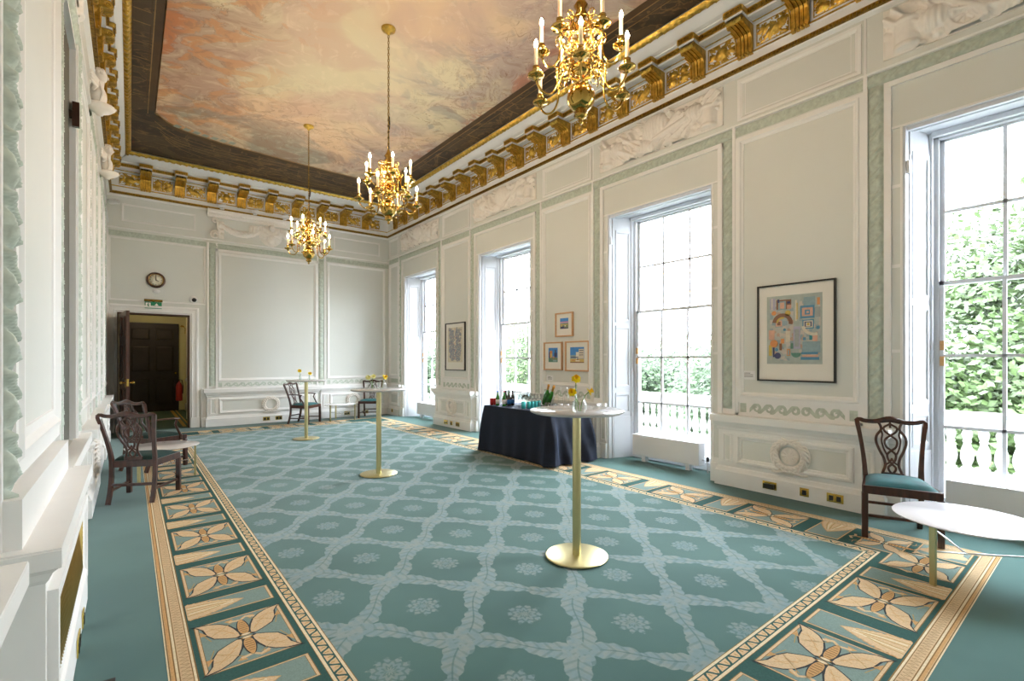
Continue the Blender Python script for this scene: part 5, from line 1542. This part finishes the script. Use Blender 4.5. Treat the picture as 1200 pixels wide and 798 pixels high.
# ------------------------------------------------------------------ chairs
def chair(name, label, loc, rz, arms=False, vel='velvet'):
    t = thing(name, label, 'chair', loc, rz)
    W = M['wood']
    wf, wb, dp = .265, .215, .235     # half widths, half depth (arm chairs are wider)
    if arms: wf, wb, dp = .30, .24, .245
    H = .435
    # front legs
    for sx in (-1, 1):
        b = MB().use(W); x = sx * (wf - .022); b.box(x - .022, x + .022, dp - .045, dp, 0, H - .06); bevel(b.build('front_leg', t), .004)
    # rear legs that carry on up as the back posts
    def backy(z): return -dp + .02 - (.145 * ((z - H) / .5) ** 1.15 if z > H else 0) - (.07 * ((H - .1 - z) / .335) ** 2 if z < H - .1 else 0)
    def postx(z): return wb - .018 + (.055 * max(0, (z - H) / .5) ** 1.6 if z > H else 0)
    for sx in (-1, 1):
        b = MB().use(W)
        zs = [0, .06, .13, .2, .28, .36, .44, .52, .6, .68, .76, .83, .885, .915]
        b.tube([(sx * postx(z), backy(z), z) for z in zs], [.019] * 6 + [.020, .018, .017, .016, .016, .017, .019, .017], 4, square=True, up=(0, 1, 0))
        bevel(b.build('rear_leg', t), .004)
    # crest rail
    b = MB().use(W)
    zt = .925; pts = []; rr = []
    X = postx(.915) + .012
    for k in range(25):
        u = -1 + 2 * k / 24
        z = zt + .006 * cos(u * PI * 2) + (.014 * math.exp(-(u / .28) ** 2)) - (.012 * (abs(u) > .93)) + .006 * (abs(abs(u) - .88) < .08)
        pts.append((u * X, backy(.915) - .012 * (1 - u * u), z - .008)); rr.append(.019 + .010 * math.exp(-(u / .30) ** 2) if abs(u) < .97 else .015)
    b.tube(pts, rr, 8, flat=.62, up=(0, 1, 0)); b.build('crest_rail', t)
    # pierced splat
    b = MB().use(W)
    def P3(x, z): return (x, backy(z) + .003 - .008 * (1 - (x / .2) ** 2), z)
    def st(pts, w=.010): b.tube([P3(*q) for q in pts], w, 6, flat=.55, up=(0, 1, 0))
    def cat(pts, n=5):
        out = []
        for i in range(len(pts) - 1):
            p0 = pts[max(0, i - 1)]; p1 = pts[i]; p2 = pts[i + 1]; p3 = pts[min(len(pts) - 1, i + 2)]
            for j in range(n):
                u = j / n
                out.append(tuple(.5 * ((2 * p1[q]) + (-p0[q] + p2[q]) * u + (2 * p0[q] - 5 * p1[q] + 4 * p2[q] - p3[q]) * u * u + (-p0[q] + 3 * p1[q] - 3 * p2[q] + p3[q]) * u ** 3) for q in (0, 1)))
        out.append(pts[-1]); return out
    for sx in (-1, 1):
        st(cat([(sx * .095, .920), (sx * .072, .88), (sx * .070, .84), (sx * .102, .79), (sx * .108, .735), (sx * .085, .66), (sx * .058, .60), (sx * .048, .54), (sx * .062, .49), (sx * .072, .46)]), .012)
        st(cat([(0, .915), (sx * .004, .895), (sx * .046, .865), (sx * .040, .83), (0, .795), (-sx * .042, .755), (-sx * .036, .70), (0, .665), (sx * .030, .63), (sx * .024, .585), (0, .55), (-sx * .026, .52), (-sx * .02, .49), (sx * .0, .465)]))
        st(cat([(sx * .070, .84), (sx * .060, .80), (sx * .068, .75), (sx * .055, .68), (sx * .03, .62)]), .008)
        st([(sx * .002, .915), (sx * .002, .86)], .008)
        st(cat([(sx * .05, .54), (sx * .015, .565), (0, .60)]), .008)
    b.box(-.080, .080, backy(.47) - .012, backy(.47) + .012, .44, .475)
    b.build('splat', t)
    # seat frame
    b = MB().use(W)
    def rail(p0, p1, w=.012):
        d = (Vector(p1) - Vector(p0)).normalized(); nrm = Vector((-d.y, d.x, 0)) * w
        a, c_ = Vector(p0), Vector(p1)
        vs = [a + nrm, a - nrm, c_ - nrm, c_ + nrm]
        b.add([(v.x, v.y, z) for z in (H - .068, H) for v in vs], [(0, 1, 2, 3), (4, 5, 6, 7), (0, 1, 5, 4), (1, 2, 6, 5), (2, 3, 7, 6), (3, 0, 4, 7)], False)
    rail((-wf + .01, dp - .014, 0), (wf - .01, dp - .014, 0)); rail((-wb + .01, -dp + .02, 0), (wb - .01, -dp + .02, 0))
    rail((-wf + .014, dp - .02, 0), (-wb + .016, -dp + .02, 0)); rail((wf - .014, dp - .02, 0), (wb - .016, -dp + .02, 0))
    bevel(b.build('seat_frame', t), .003)
    # stretchers
    for sx in (-1, 1):
        b = MB().use(W); b.tube([(sx * (wf - .024), dp - .03, .13), (sx * (wb - .02), -dp + .012, .13)], .011, 4, square=True, up=(0, 0, 1)); b.build('stretcher', t)
    b = MB().use(W); b.tube([(-(wf + wb) / 2 + .03, 0, .13), ((wf + wb) / 2 - .03, 0, .13)], .011, 4, square=True, up=(0, 0, 1)); b.build('stretcher', t)
    b = MB().use(W); b.tube([(-wb + .02, -dp, .19), (wb - .02, -dp, .19)], .011, 4, square=True, up=(0, 0, 1)); b.build('stretcher', t)
    # cushion: domed drop-in seat
    b = MB().use(M[vel]); nn = 14; vs = []; fs = []
    for j in range(nn + 1):
        for i in range(nn + 1):
            u, v = -1 + 2 * i / nn, -1 + 2 * j / nn
            y = v * (dp - .022); hw = wb - .018 + (wf - wb) * (v + 1) / 2
            d = (1 - abs(u) ** 4) * (1 - abs(v) ** 4)
            vs.append((u * hw, y, H - .004 + .052 * max(0, d) ** .55))
    for j in range(nn):
        for i in range(nn):
            fs.append((j * (nn + 1) + i, j * (nn + 1) + i + 1, (j + 1) * (nn + 1) + i + 1, (j + 1) * (nn + 1) + i))
    b.add(vs, fs, True); b.build('seat_cushion', t)
    if arms:
        for sx in (-1, 1):
            b = MB().use(W)
            pts = [(sx * postx(.68), backy(.68), .675), (sx * (wf - .005), -.10, .685), (sx * (wf + .015), .02, .68), (sx * (wf + .015), .10, .672)]
            b.tube([Vector(q) for q in pts], [.014, .015, .018, .014], 8, flat=.8)
            pts = [(sx * (wf + .012), .07, .672), (sx * (wf + .0), .05, .60), (sx * (wf - .012), .10, .52), (sx * (wf - .008), .14, .44), (sx * (wf - .006), .14, .38)]
            b.tube([Vector(q) for q in pts], [.013, .014, .016, .018, .016], 8)
            b.build('arm', t)
    return t
def rzf(fx, fy): return math.atan2(fy, fx) - PI / 2
chair('dining_chair', 'dark wooden chair with bright teal seat beside the nearest window', (5.12, 1.19, 0), rzf(-.93, -.36))
chair('dining_chair', 'dark wooden armless chair with green seat, seen from behind at left', (.125, 6.60, 0), rzf(.43, .90), vel='velvetdark')
chair('armchair', 'dark wooden armchair with green seat beyond the left armless chair', (.27, 8.30, 0), rzf(.80, .60), True, 'velvetdark')
chair('armchair', 'dark wooden armchair against far wall behind the farthest high table', (3.24, 11.95, 0), rzf(.72, -.69), True)
chair('dining_chair', 'dark wooden armless chair near the far right corner', (4.90, 12.12, 0), rzf(-.55, -.83))

# ------------------------------------------------------------------ drinks table
TX0, TX1, TY0, TY1, TZ = 4.56, 5.36, 4.93, 6.50, .742
t = thing('folding_table', 'folding table hidden beneath the navy cloth by the right wall', 'table', ((TX0 + TX1) / 2, (TY0 + TY1) / 2, 0))
def loc(x, y): return (x - (TX0 + TX1) / 2, y - (TY0 + TY1) / 2)
b = MB().use(M['grey']); a0 = loc(TX0 + .01, TY0 + .01); a1 = loc(TX1 - .01, TY1 - .01); b.box(a0[0], a1[0], a0[1], a1[1], TZ - .035, TZ - .006); b.build('table_top', t)
for sx in (0, 1):
    for sy in (0, 1):
        q = loc(TX0 + .08 if sx == 0 else TX1 - .08, TY0 + .12 if sy == 0 else TY1 - .12)
        b = MB().use(M['grey']); b.tube([(q[0], q[1], 0), (q[0], q[1], TZ - .03)], .014, 8); b.build('leg', t)
b = MB().use(M['navy'])
# draped cloth: rings of a rounded rectangle going down with growing folds
N = 200; per = []
cxx, cyy = (TX0 + TX1) / 2, (TY0 + TY1) / 2; hx_, hy_ = (TX1 - TX0) / 2, (TY1 - TY0) / 2
def rectpt(u):
    L = [2 * hx_, 2 * hy_, 2 * hx_, 2 * hy_]; tot = sum(L); d = u * tot
    if d < L[0]: return (-hx_ + d, -hy_), (0, -1), d
    d -= L[0]
    if d < L[1]: return (hx_, -hy_ + d), (1, 0), d
    d -= L[1]
    if d < L[2]: return (hx_ - d, hy_), (0, 1), d
    d -= L[2]
    return (-hx_, hy_ - d), (-1, 0), d
zsn = 14; vs = []; fs = []
R = random.Random(5)
for j in range(zsn + 1):
    tt = j / zsn
    for i in range(N):
        (px, py), (nx, ny), d = rectpt(i / N)
        L = 2 * hx_ if nx == 0 else 2 * hy_
        e = min(d, L - d)
        if nx == -1: f_ = .010 * sin(d * 9) + .008 * sin(d * 21 + 1); base_ = .015 + .02 * tt       # long face toward the room: nearly flat
        elif ny == -1: f_ = .038 * sin(d * 17 + 2.5 * tt) + .018 * sin(d * 34 + 1 - 3 * tt); base_ = .03 + .07 * tt
        else: f_ = .022 * sin(d * 19) + .01 * sin(d * 43); base_ = .02 + .05 * tt
        cor = math.exp(-(e / .10) ** 2)
        k_ = (f_ * tt ** .7 + base_ * tt ** .5) + cor * .045 * tt * (1 + .5 * sin(tt * 5))
        ox, oy = nx * k_, ny * k_
        # corners flare diagonally
        cx_ = (1 if px > 0 else -1) * cor * .04 * tt; cy_ = (1 if py > 0 else -1) * cor * .04 * tt
        zz = TZ * (1 - tt) + (.012 + .02 * (.5 + .5 * sin(d * 6 + 2)) * (1 if ny == -1 else .4)) * tt
        if j == 0: ox = oy = cx_ = cy_ = 0
        zz -= .012 * (0 < j) * 0
        vs.append((cxx + px + ox + cx_, cyy + py + oy + cy_, zz))
for j in range(zsn):
    for i in range(N): fs.append((j * N + i, j * N + (i + 1) % N, (j + 1) * N + (i + 1) % N, (j + 1) * N + i))
b.add(vs, fs, True)
b.box(TX0, TX1, TY0, TY1, TZ - .004, TZ + .001)
clo = tag(b.build('tablecloth'), 'dark navy cloth draped to the floor over the drinks table', 'tablecloth')

TZ2 = TZ + .001
def bottle_prof(kind):
    if kind == 'beer': return [(0, 0), (.030, 0), (.031, .01), (.031, .125), (.026, .15), (.014, .185), (.012, .225), (.014, .23), (.014, .237), (0, .237)]
    if kind == 'tall': return [(0, 0), (.036, 0), (.037, .01), (.037, .20), (.03, .225), (.014, .25), (.013, .31), (.016, .315), (.016, .335), (0, .336)]
    return [(0, 0), (.042, 0), (.044, .02), (.044, .14), (.036, .19), (.018, .24), (.015, .27)]
def bottle(x, y, gm, lab_m, label, kind='beer', cap='black', group=None):
    t = thing('bottle', label, 'bottle', (x, y, TZ2), 0, group)
    b = MB().use(M[gm]); b.lathe(bottle_prof(kind), (0, 0, 0), 16); b.build('body', t)
    r = {'beer': .0315, 'tall': .0375}[kind]
    b = MB().use(M[lab_m]); b.lathe([(r, .03), (r + .0006, .03), (r + .0006, .10), (r, .10)], (0, 0, 0), 16, cap=False); b.build('label_band', t)
    b = MB().use(M[cap]); zt = {'beer': .237, 'tall': .336}[kind]; b.lathe([(.0145, zt - .016), (.0155, zt - .008), (.0145, zt + .003), (0, zt + .003)], (0, 0, 0), 12); b.build('cap', t)
    return t
bl = [(4.69, 6.30, 'greenglass', 'paper', 'blue', 'green beer bottle with blue cap, leftmost at the table end'), (4.73, 6.18, 'greenglass', 'paper', 'red', 'green beer bottle with red cap beside the blue capped one'),
      (4.83, 6.27, 'brownglass', 'paper', 'black', 'dark beer bottle with white label behind the green bottles'), (4.80, 6.14, 'brownglass', 'blue', 'black', 'dark beer bottle with blue label in front'),
      (4.92, 6.20, 'brownglass', 'blue', 'black', 'dark beer bottle with blue label behind its twin'), (4.95, 6.34, 'greenglass', 'paper', 'black', 'green beer bottle at the back of the beer cluster')]
for x, y, g, l, cpm, lab in bl: bottle(x, y, g, l, lab, 'beer', cpm)
bottle(4.96, 5.12, 'glass', 'grey', 'tall clear bottle behind the near high table, left one', 'tall', 'white'); bottle(5.0, 5.03, 'glass', 'grey', 'tall clear bottle behind the near high table, right one', 'tall', 'white')
def can(x, y, m, label, h=.115, group=None):
    b = MB().use(M[m]); b.lathe([(0, 0), (.026, 0), (.033, .008), (.033, h - .012), (.027, h - .002)], (0, 0, 0), 16)
    b.use(M['chrome']).lathe([(.027, h - .002), (.026, h), (.023, h - .004), (0, h - .004)], (0, 0, 0), 16, cap=False)
    b.use(M['paper']).lathe([(.0333, .03), (.0335, .035), (.0335, h * .6), (.0333, h * .62)], (0, 0, 0), 5, cap=False) if False else None
    o = b.build('drink_can'); o.location = (x, y, TZ2); return tag(o, label, 'can', group)
can(4.66, 6.42, 'red', 'red drink can at the left end of drinks table, left one'); can(4.73, 6.41, 'red', 'red drink can at the left end of drinks table, right one')
can(4.67, 5.62, 'teal', 'teal drink can at the table front, nearest of its row')
for k in range(4): can(4.76 + .08 * k, 5.60 + .015 * k, 'teal', ['teal drink can second in the row going back', 'teal drink can third in the row going back', 'teal drink can fourth in the row going back', 'teal drink can last in the row going back'][k], .11)
# glasses
def wineglass(x, y, label, group):
    b = MB().use(M['glass']); b.lathe([(0, 0), (.034, 0), (.034, .003), (.006, .008), (.004, .02), (.004, .08), (.012, .092), (.032, .12), (.036, .15), (.033, .19), (.0315, .19), (.0345, .15), (.030, .122), (.008, .096), (0, .095)], (0, 0, 0), 14)
    o = b.build('wine_glass'); o.location = (x, y, TZ2); return tag(o, label, 'glass', group)
def copy_thing(o, loc_, label=None):
    c_ = o.copy(); COL.objects.link(c_); c_.location = loc_
    if label: c_['label'] = label
    return c_
g0 = wineglass(4.86, 6.09, 'clear stemmed wine glass in the block between beer bottles and teal cans', 'stemmed wine glasses on the drinks table')
for i in range(5):
    for j in range(4):
        if i == 0 and j == 0: continue
        copy_thing(g0, (4.86 + i * .085, 6.09 - j * .08, TZ2))
b = MB().use(M['glass']); b.lathe([(0, 0), (.030, 0), (.032, .01), (.036, .10), (.034, .10), (.030, .014), (0, .012)], (0, 0, 0), 14)
tb = b.build('tumbler'); tb.location = (4.86, 5.45, TZ2); tag(tb, 'clear tumbler in the short row between ice bucket and tall bottles', 'glass', 'tumblers on the drinks table')
for k in range(1, 6): copy_thing(tb, (4.86 + .02 * k, 5.45 - .055 * k - .02 * k * 0, TZ2) if k % 2 == 0 else (4.95 + .01 * k, 5.45 - .05 * k, TZ2))
# ice bucket with champagne
t = thing('ice_bucket', 'clear glass ice bucket holding tilted sparkling wine bottles', 'bucket', (5.18, 5.64, TZ2))
b = MB().use(M['glass']); b.lathe([(0, 0), (.085, 0), (.09, .01), (.125, .20), (.13, .21), (.122, .21), (.084, .014), (0, .012)], (0, 0, 0), 28); b.build('bowl', t)
for k, (dx, dy, tx, ty, lab) in enumerate(((-.03, .03, .02, -.30, 'sparkling wine bottle with orange foil leaning in ice bucket, left one'), (.04, .0, .06, -.42, 'sparkling wine bottle with orange foil leaning in ice bucket, middle one'), (-.02, -.05, .0, -.50, 'sparkling wine bottle with orange foil leaning in ice bucket, right one'))):
    t = thing('champagne_bottle', lab, 'bottle', (5.18 + dx * .7, 5.64 + dy * .7 + .03, TZ2 + .035)); t.rotation_euler = (-ty * -1 * -1, tx, 0)
    t.rotation_euler = (abs(ty), tx, 0)
    b = MB().use(M['greenglass']); b.lathe(bottle_prof('champ') , (0, 0, 0), 16); b.build('body', t)
    b = MB().use(M['foil']); b.lathe([(.0175, .235), (.0165, .30), (.020, .305), (.020, .325), (.014, .335), (0, .336)], (0, 0, 0), 14); b.build('foil', t)

# ------------------------------------------------------------------ flowers
def daffodil(mb, c, up, r=.038, m='yellow', tr='orange'):
    up = Vector(up).normalized(); a = up.orthogonal().normalized(); bq = up.cross(a)
    c = Vector(c)
    mb.use(M[m])
    for ring in range(2):
        for k in range(6):
            an = k * PI / 3 + ring * PI / 6
            d = a * cos(an) + bq * sin(an); s_ = up.cross(d)
            R_ = r * (1 - .12 * ring); z = ring * .004
            mb.add([tuple(c + up * z), tuple(c + d * R_ * .55 + s_ * R_ * .34 + up * (z + .004)), tuple(c + d * R_ + up * (z - .002)), tuple(c + d * R_ * .55 - s_ * R_ * .34 + up * (z + .004))], [(0, 1, 2, 3)], True)
    mb.use(M[tr])
    vs = []; N = 10
    for j, (rr, hh) in enumerate(((.008, 0), (.010, .012), (.013, .022), (.018, .028))):
        for k in range(N):
            an = 2 * PI * k / N; rr2 = rr * (1 + (.12 * (-1) ** k if j == 3 else 0)); vs.append(tuple(c + a * rr2 * cos(an) + bq * rr2 * sin(an) + up * (hh + .003)))
    mb.add(vs, [(j * N + k, j * N + (k + 1) % N, (j + 1) * N + (k + 1) % N, (j + 1) * N + k) for j in range(3) for k in range(N)], True)
def vase(x, y, prof, wz, flowers, label):
    z0 = 1.107
    t = thing('flower_vase', label, 'vase', (x, y, z0))
    b = MB().use(M['glass']); inner = [(max(r - .0035, .001), z + (.006 if i == 0 else 0)) for i, (r, z) in enumerate(prof)][::-1]
    b.lathe([(0, 0)] + prof + inner + [(0, .006)], (0, 0, 0), 20, cap=False); b.build('glass_vase', t)
    fl_lab = []
    for k, (dx, dy, h, lean, m, r) in enumerate(flowers):
        f_ = thing('daffodil', label_f.pop(0), 'flower', (x, y, z0 + .008))
        b = MB().use(M['stem']); top = (dx + lean[0] * .012, dy + lean[1] * .012, h)
        b.tube([(dx * .1, dy * .1, 0), (dx * .3, dy * .3, h * .5), (dx * .8, dy * .8, h * .85), top], .0035, 6); b.build('stem', f_)
        b = MB(); daffodil(b, top, lean, r, m, 'orange' if m == 'yellow' else 'paleyellow')
        daffodil(b, (top[0] + .008, top[1] + .006, top[2] - .004), (lean[0] + .3, lean[1] - .2, lean[2]), r * .9, m, m); b.build('flower_head', f_, recalc=False)
label_f = ['single yellow daffodil standing tall in the slim vase on near high table', 'yellow daffodil leaning left from the round jug', 'yellow daffodil leaning right from the round jug',
           'yellow daffodil in the taller vase on the farthest high table', 'yellow daffodil in the shorter vase on the farthest high table',
           'pale yellow daffodil leaning left on the middle high table', 'pale daffodil at centre on the middle high table', 'bright yellow daffodil on the right on the middle high table']
slim = [(.022, 0), (.024, .01), (.024, .05), (.010, .08), (.009, .155), (.014, .165)]
jug = [(.035, 0), (.050, .015), (.055, .045), (.050, .075), (.034, .095), (.030, .11), (.040, .125)]
tw = (-.55, -.6, .5)      # toward the camera
vase(2.515, 2.40, jug, .06, [(-.03, .035, .135, (-.9, -.2, .5), 'yellow', .036), (.035, -.04, .14, (.6, -.8, .6), 'yellow', .034)], 'round cut glass jug of daffodils on the near high table')
vase(2.60, 2.52, [(r, z * 1.15) for r, z in slim], .08, [(0, 0, .225, (-.4, -.5, .6), 'yellow', .042)], 'slim glass vase behind the round jug on the near high table')
sm = [(.020, 0), (.026, .01), (.026, .06), (.014, .085), (.012, .11), (.017, .12)]
vase(2.52, 9.62, sm, .05, [(-.01, .01, .165, (-.2, -.8, .4), 'yellow', .04)], 'taller small glass vase on the farthest high table')
vase(2.64, 9.46, [(r, z * .7) for r, z in sm], .05, [(.005, 0, .115, (.1, -.8, .5), 'yellow', .04)], 'shorter small glass vase on the farthest high table')
vase(2.48, 6.06, [(.030, 0), (.034, .01), (.034, .07), (.028, .085), (.032, .095)], .05, [(-.05, .03, .14, (-.3, -.8, .4), 'paleyellow', .038), (.0, .0, .15, (.1, -.8, .6), 'paleyellow', .036)], 'glass vase of pale daffodils on the middle high table')
vase(2.575, 5.98, jug, .06, [(.02, -.02, .145, (.4, -.7, .5), 'yellow', .044)], 'round glass jug of bright daffodils on the middle high table')

# ------------------------------------------------------------------ outside
w = MB().use(M['stone']); w.box(XR + .6, 7.35, YB - 2, YE + 3, -.15, -.02); w.box(6.88, 7.12, YB - 2, YE + 3, -.02, .30); struct(w, 'terrace')
bal_lab = ['pale stone balustrade outside the nearest window', 'pale stone balustrade outside the window right of the drinks table', 'pale stone balustrade outside the window behind the drinks table', 'pale stone balustrade outside the farthest window']
def baluster():
    b = MB().use(M['stone'])
    b.lathe([(.052, .30), (.052, .335), (.038, .345), (.034, .36), (.054, .42), (.058, .46), (.050, .52), (.031, .585), (.029, .60), (.040, .615), (.031, .63), (.042, .67), (.046, .70), (.036, .735), (.055, .745), (.055, .775)], (0, 0, 0), 10)
    return b
bm0 = None
for i, c_ in enumerate(WC):
    cc = c_ + (0.1 if i == 0 else .9 if i == 1 else 2.0 if i == 2 else 3.2) * 0
    t = thing('balustrade', bal_lab[i], 'balustrade', (7.0, c_, 0))
    b = MB().use(M['stone']); b.box(-.10, .10, -1.72, 1.72, .775, .92); b.box(-.12, .12, -1.72, 1.72, .89, .925); b.box(-.09, .09, -1.72, -1.55, .30, .78); b.box(-.09, .09, 1.55, 1.72, .30, .78); b.build('rail', t)
    for k in range(24):
        y = -1.50 + k * .1304
        if bm0 is None: o = bm0 = baluster().build('baluster', t)
        else: o = bm0.copy(); COL.objects.link(o); o.parent = t
        o.location = (0, y, 0)
def tree(x, y, z0, ztop, r, n, label, m, ls=.22, seed=1):
    R = random.Random(seed)
    t = thing('tree', label, 'tree', (x, y, z0))
    b = MB().use(M['bark']); H = ztop - z0; b.tube([(0, 0, 0), (.05, .03, H * .4), (-.03, .05, H * .75)], [.28, .2, .08], 8); b.build('trunk', t)
    b = MB().use(M[m])
    blobs = [(R.uniform(-.6, .6) * r, R.uniform(-.85, .85) * r, H - R.uniform(.12, .62) * H * .9, R.uniform(.32, .6) * r) for _ in range(16)]
    blobs += [(0, 0, H - r * .75, r * .75)]
    vs = []; fs = []
    n = int(n * 5); ls *= .68
    for k in range(n):
        bx, by, bz, br = blobs[k % len(blobs)]
        u = R.uniform(-1, 1); a = R.uniform(0, 2 * PI); q = (1 - u * u) ** .5; rr = br * R.uniform(.55, 1.05)
        c_ = Vector((bx + rr * q * cos(a), by + rr * q * sin(a), min(bz + rr * u, H)))
        d = Vector((R.uniform(-1, 1), R.uniform(-1, 1), R.uniform(-.6, .6))).normalized(); e = d.orthogonal().normalized(); s_ = ls * R.uniform(.6, 1.2)
        o = len(vs); vs += [c_ - d * s_ * .5, c_ + e * s_ * .3, c_ + d * s_ * .5, c_ - e * s_ * .3]; fs.append((o, o + 1, o + 2, o + 3))
    b.add(vs, fs, False)
    b.build('foliage', t, recalc=False)
G0 = -5.0
tree(13.5, .2, G0, 5.4, 3.1, 9000, 'tall bright leafy tree close outside the nearest window', 'leafA', .26, 1)
tree(15.0, 6.3, G0, 2.6, 3.0, 6000, 'leafy tree seen through the second window, nearer part', 'leafB', .28, 2)
tree(19.0, 11.0, G0, 2.8, 3.6, 6000, 'leafy tree seen through the second window, left part', 'leafB', .30, 3)
tree(18.0, 15.6, G0, 2.7, 3.2, 5000, 'green tree between the second and third window views', 'leafB', .32, 4)
tree(20.0, 24.0, G0, 4.0, 4.4, 6000, 'leafy tree seen through the window behind the drinks table', 'leafA', .36, 5)
tree(22.0, 38.0, G0, 4.4, 5.2, 5000, 'distant leafy tree seen through the farthest window', 'leafB', .42, 6)
tree(12.5, 2.8, G0, 1.8, 2.0, 4000, 'small leafy tree in front of the pale building outside', 'leafA', .26, 7)
w = MB().use(M['stone']); w.box(7.4, 60, -30, 70, G0 - .2, G0); struct(w, 'ground')
t = thing('building', 'pale stone building far outside the nearest window', 'building', (30, 5.5, G0))
b = MB().use(M['facade']); b.box(0, 8, -7, 7, 0, 14.5); b.box(-.4, 8.3, -7.3, 7.3, 13.2, 13.6); b.box(-.2, 8, -7.1, 7.1, 9.0, 9.2); b.build('facade', t)
for k in range(5):
    for z in (5.0, 9.8):
        b = MB().use(M['grey']); b.box(-.05, .02, -5.6 + k * 2.6, -4.5 + k * 2.6, z, z + 2.2); b.build('window', t)

GROUPS = {'chandelier': 'brass chandeliers', 'high_table': 'tall round bar tables', 'low_table': 'round low tables', 'dining_chair': 'dark wooden dining chairs', 'armchair': 'dark wooden armchairs',
          'radiator': 'white radiators under the windows', 'wall_socket': 'brass wall sockets', 'framed_picture': 'framed pictures on the window wall', 'wall_label': 'card labels beside the pictures',
          'plaster_relief': 'carved plaster reliefs in the frieze', 'plaster_bust': 'plaster busts on the left wall', 'plaster_wreath': 'plaster wreaths on the dado', 'bottle': 'bottles on the drinks table',
          'champagne_bottle': 'sparkling wine in the ice bucket', 'drink_can': 'drink cans on the drinks table', 'flower_vase': 'glass vases on the high tables', 'daffodil': 'daffodils in the vases',
          'balustrade': 'stone balustrades outside the windows', 'tree': 'trees beyond the windows', 'spotlight': 'white spotlights on the far wall shelf', 'security_camera': 'security cameras'}
for o in bpy.data.objects:
    base_ = o.name.split('.')[0]
    if o.parent is None and base_ in GROUPS and 'group' not in o: o['group'] = GROUPS[base_]

# ------------------------------------------------------------------ light
wd = bpy.data.worlds.new('World'); S.world = wd; wd.use_nodes = True
nt = wd.node_tree; bg = nt.nodes['Background']
B = NB(nt)
tc = nt.nodes.new('ShaderNodeTexCoord')
cl_ = B.noise(2.2, 5, tc.outputs['Generated'])
colr = B.mix(cl_, (.76, .87, 1.0), (.93, .97, 1.0))
nt.links.new(colr, bg.inputs[0]); bg.inputs[1].default_value = 3.6
# portals let the daylight through the four windows
for i, c_ in enumerate(WC):
    l = bpy.data.lights.new('daylight_portal', 'AREA'); l.shape = 'RECTANGLE'; l.size = 3.6; l.size_y = 1.5
    l.cycles.is_portal = True
    o = bpy.data.objects.new('daylight_portal', l); COL.objects.link(o); o.location = (XR + .62, c_, 1.85)
    o.rotation_euler = (0, PI / 2, 0)
cl2 = MB().use(M['flame']); cl2.ball((0, 0, 0), .03, 8, 6)  # added emissive ball that brightens the corridor; no visible source there
o = tag(cl2.build('corridor_fill_light'), 'small added unseen corridor lamp beyond the open door', 'fill light'); o.location = (.35, 15.2, 2.96)

# ------------------------------------------------------------------ camera
f_px = 566.0
cam = bpy.data.cameras.new('camera'); co = bpy.data.objects.new('camera', cam); COL.objects.link(co)
cam.sensor_width = 36; cam.lens = f_px * 36 / 1200
cam.shift_y = 23 / 1200; cam.clip_start = .02; cam.clip_end = 300
th = math.atan(448 / 566)
co.location = (0, 0, 1.48); co.rotation_euler = (PI / 2, 0, -th)
S.camera = co
S.view_settings.view_transform = 'Standard'; S.view_settings.look = 'None'; S.view_settings.gamma = 1; S.view_settings.use_curve_mapping = False
S.view_settings.exposure = 3.15
S.cycles.use_denoising = True
S.cycles.max_bounces = 10; S.cycles.diffuse_bounces = 6; S.cycles.glossy_bounces = 4; S.cycles.transmission_bounces = 8; S.cycles.transparent_max_bounces = 16
S.cycles.sample_clamp_indirect = 8; S.cycles.caustics_reflective = False; S.cycles.caustics_refractive = False
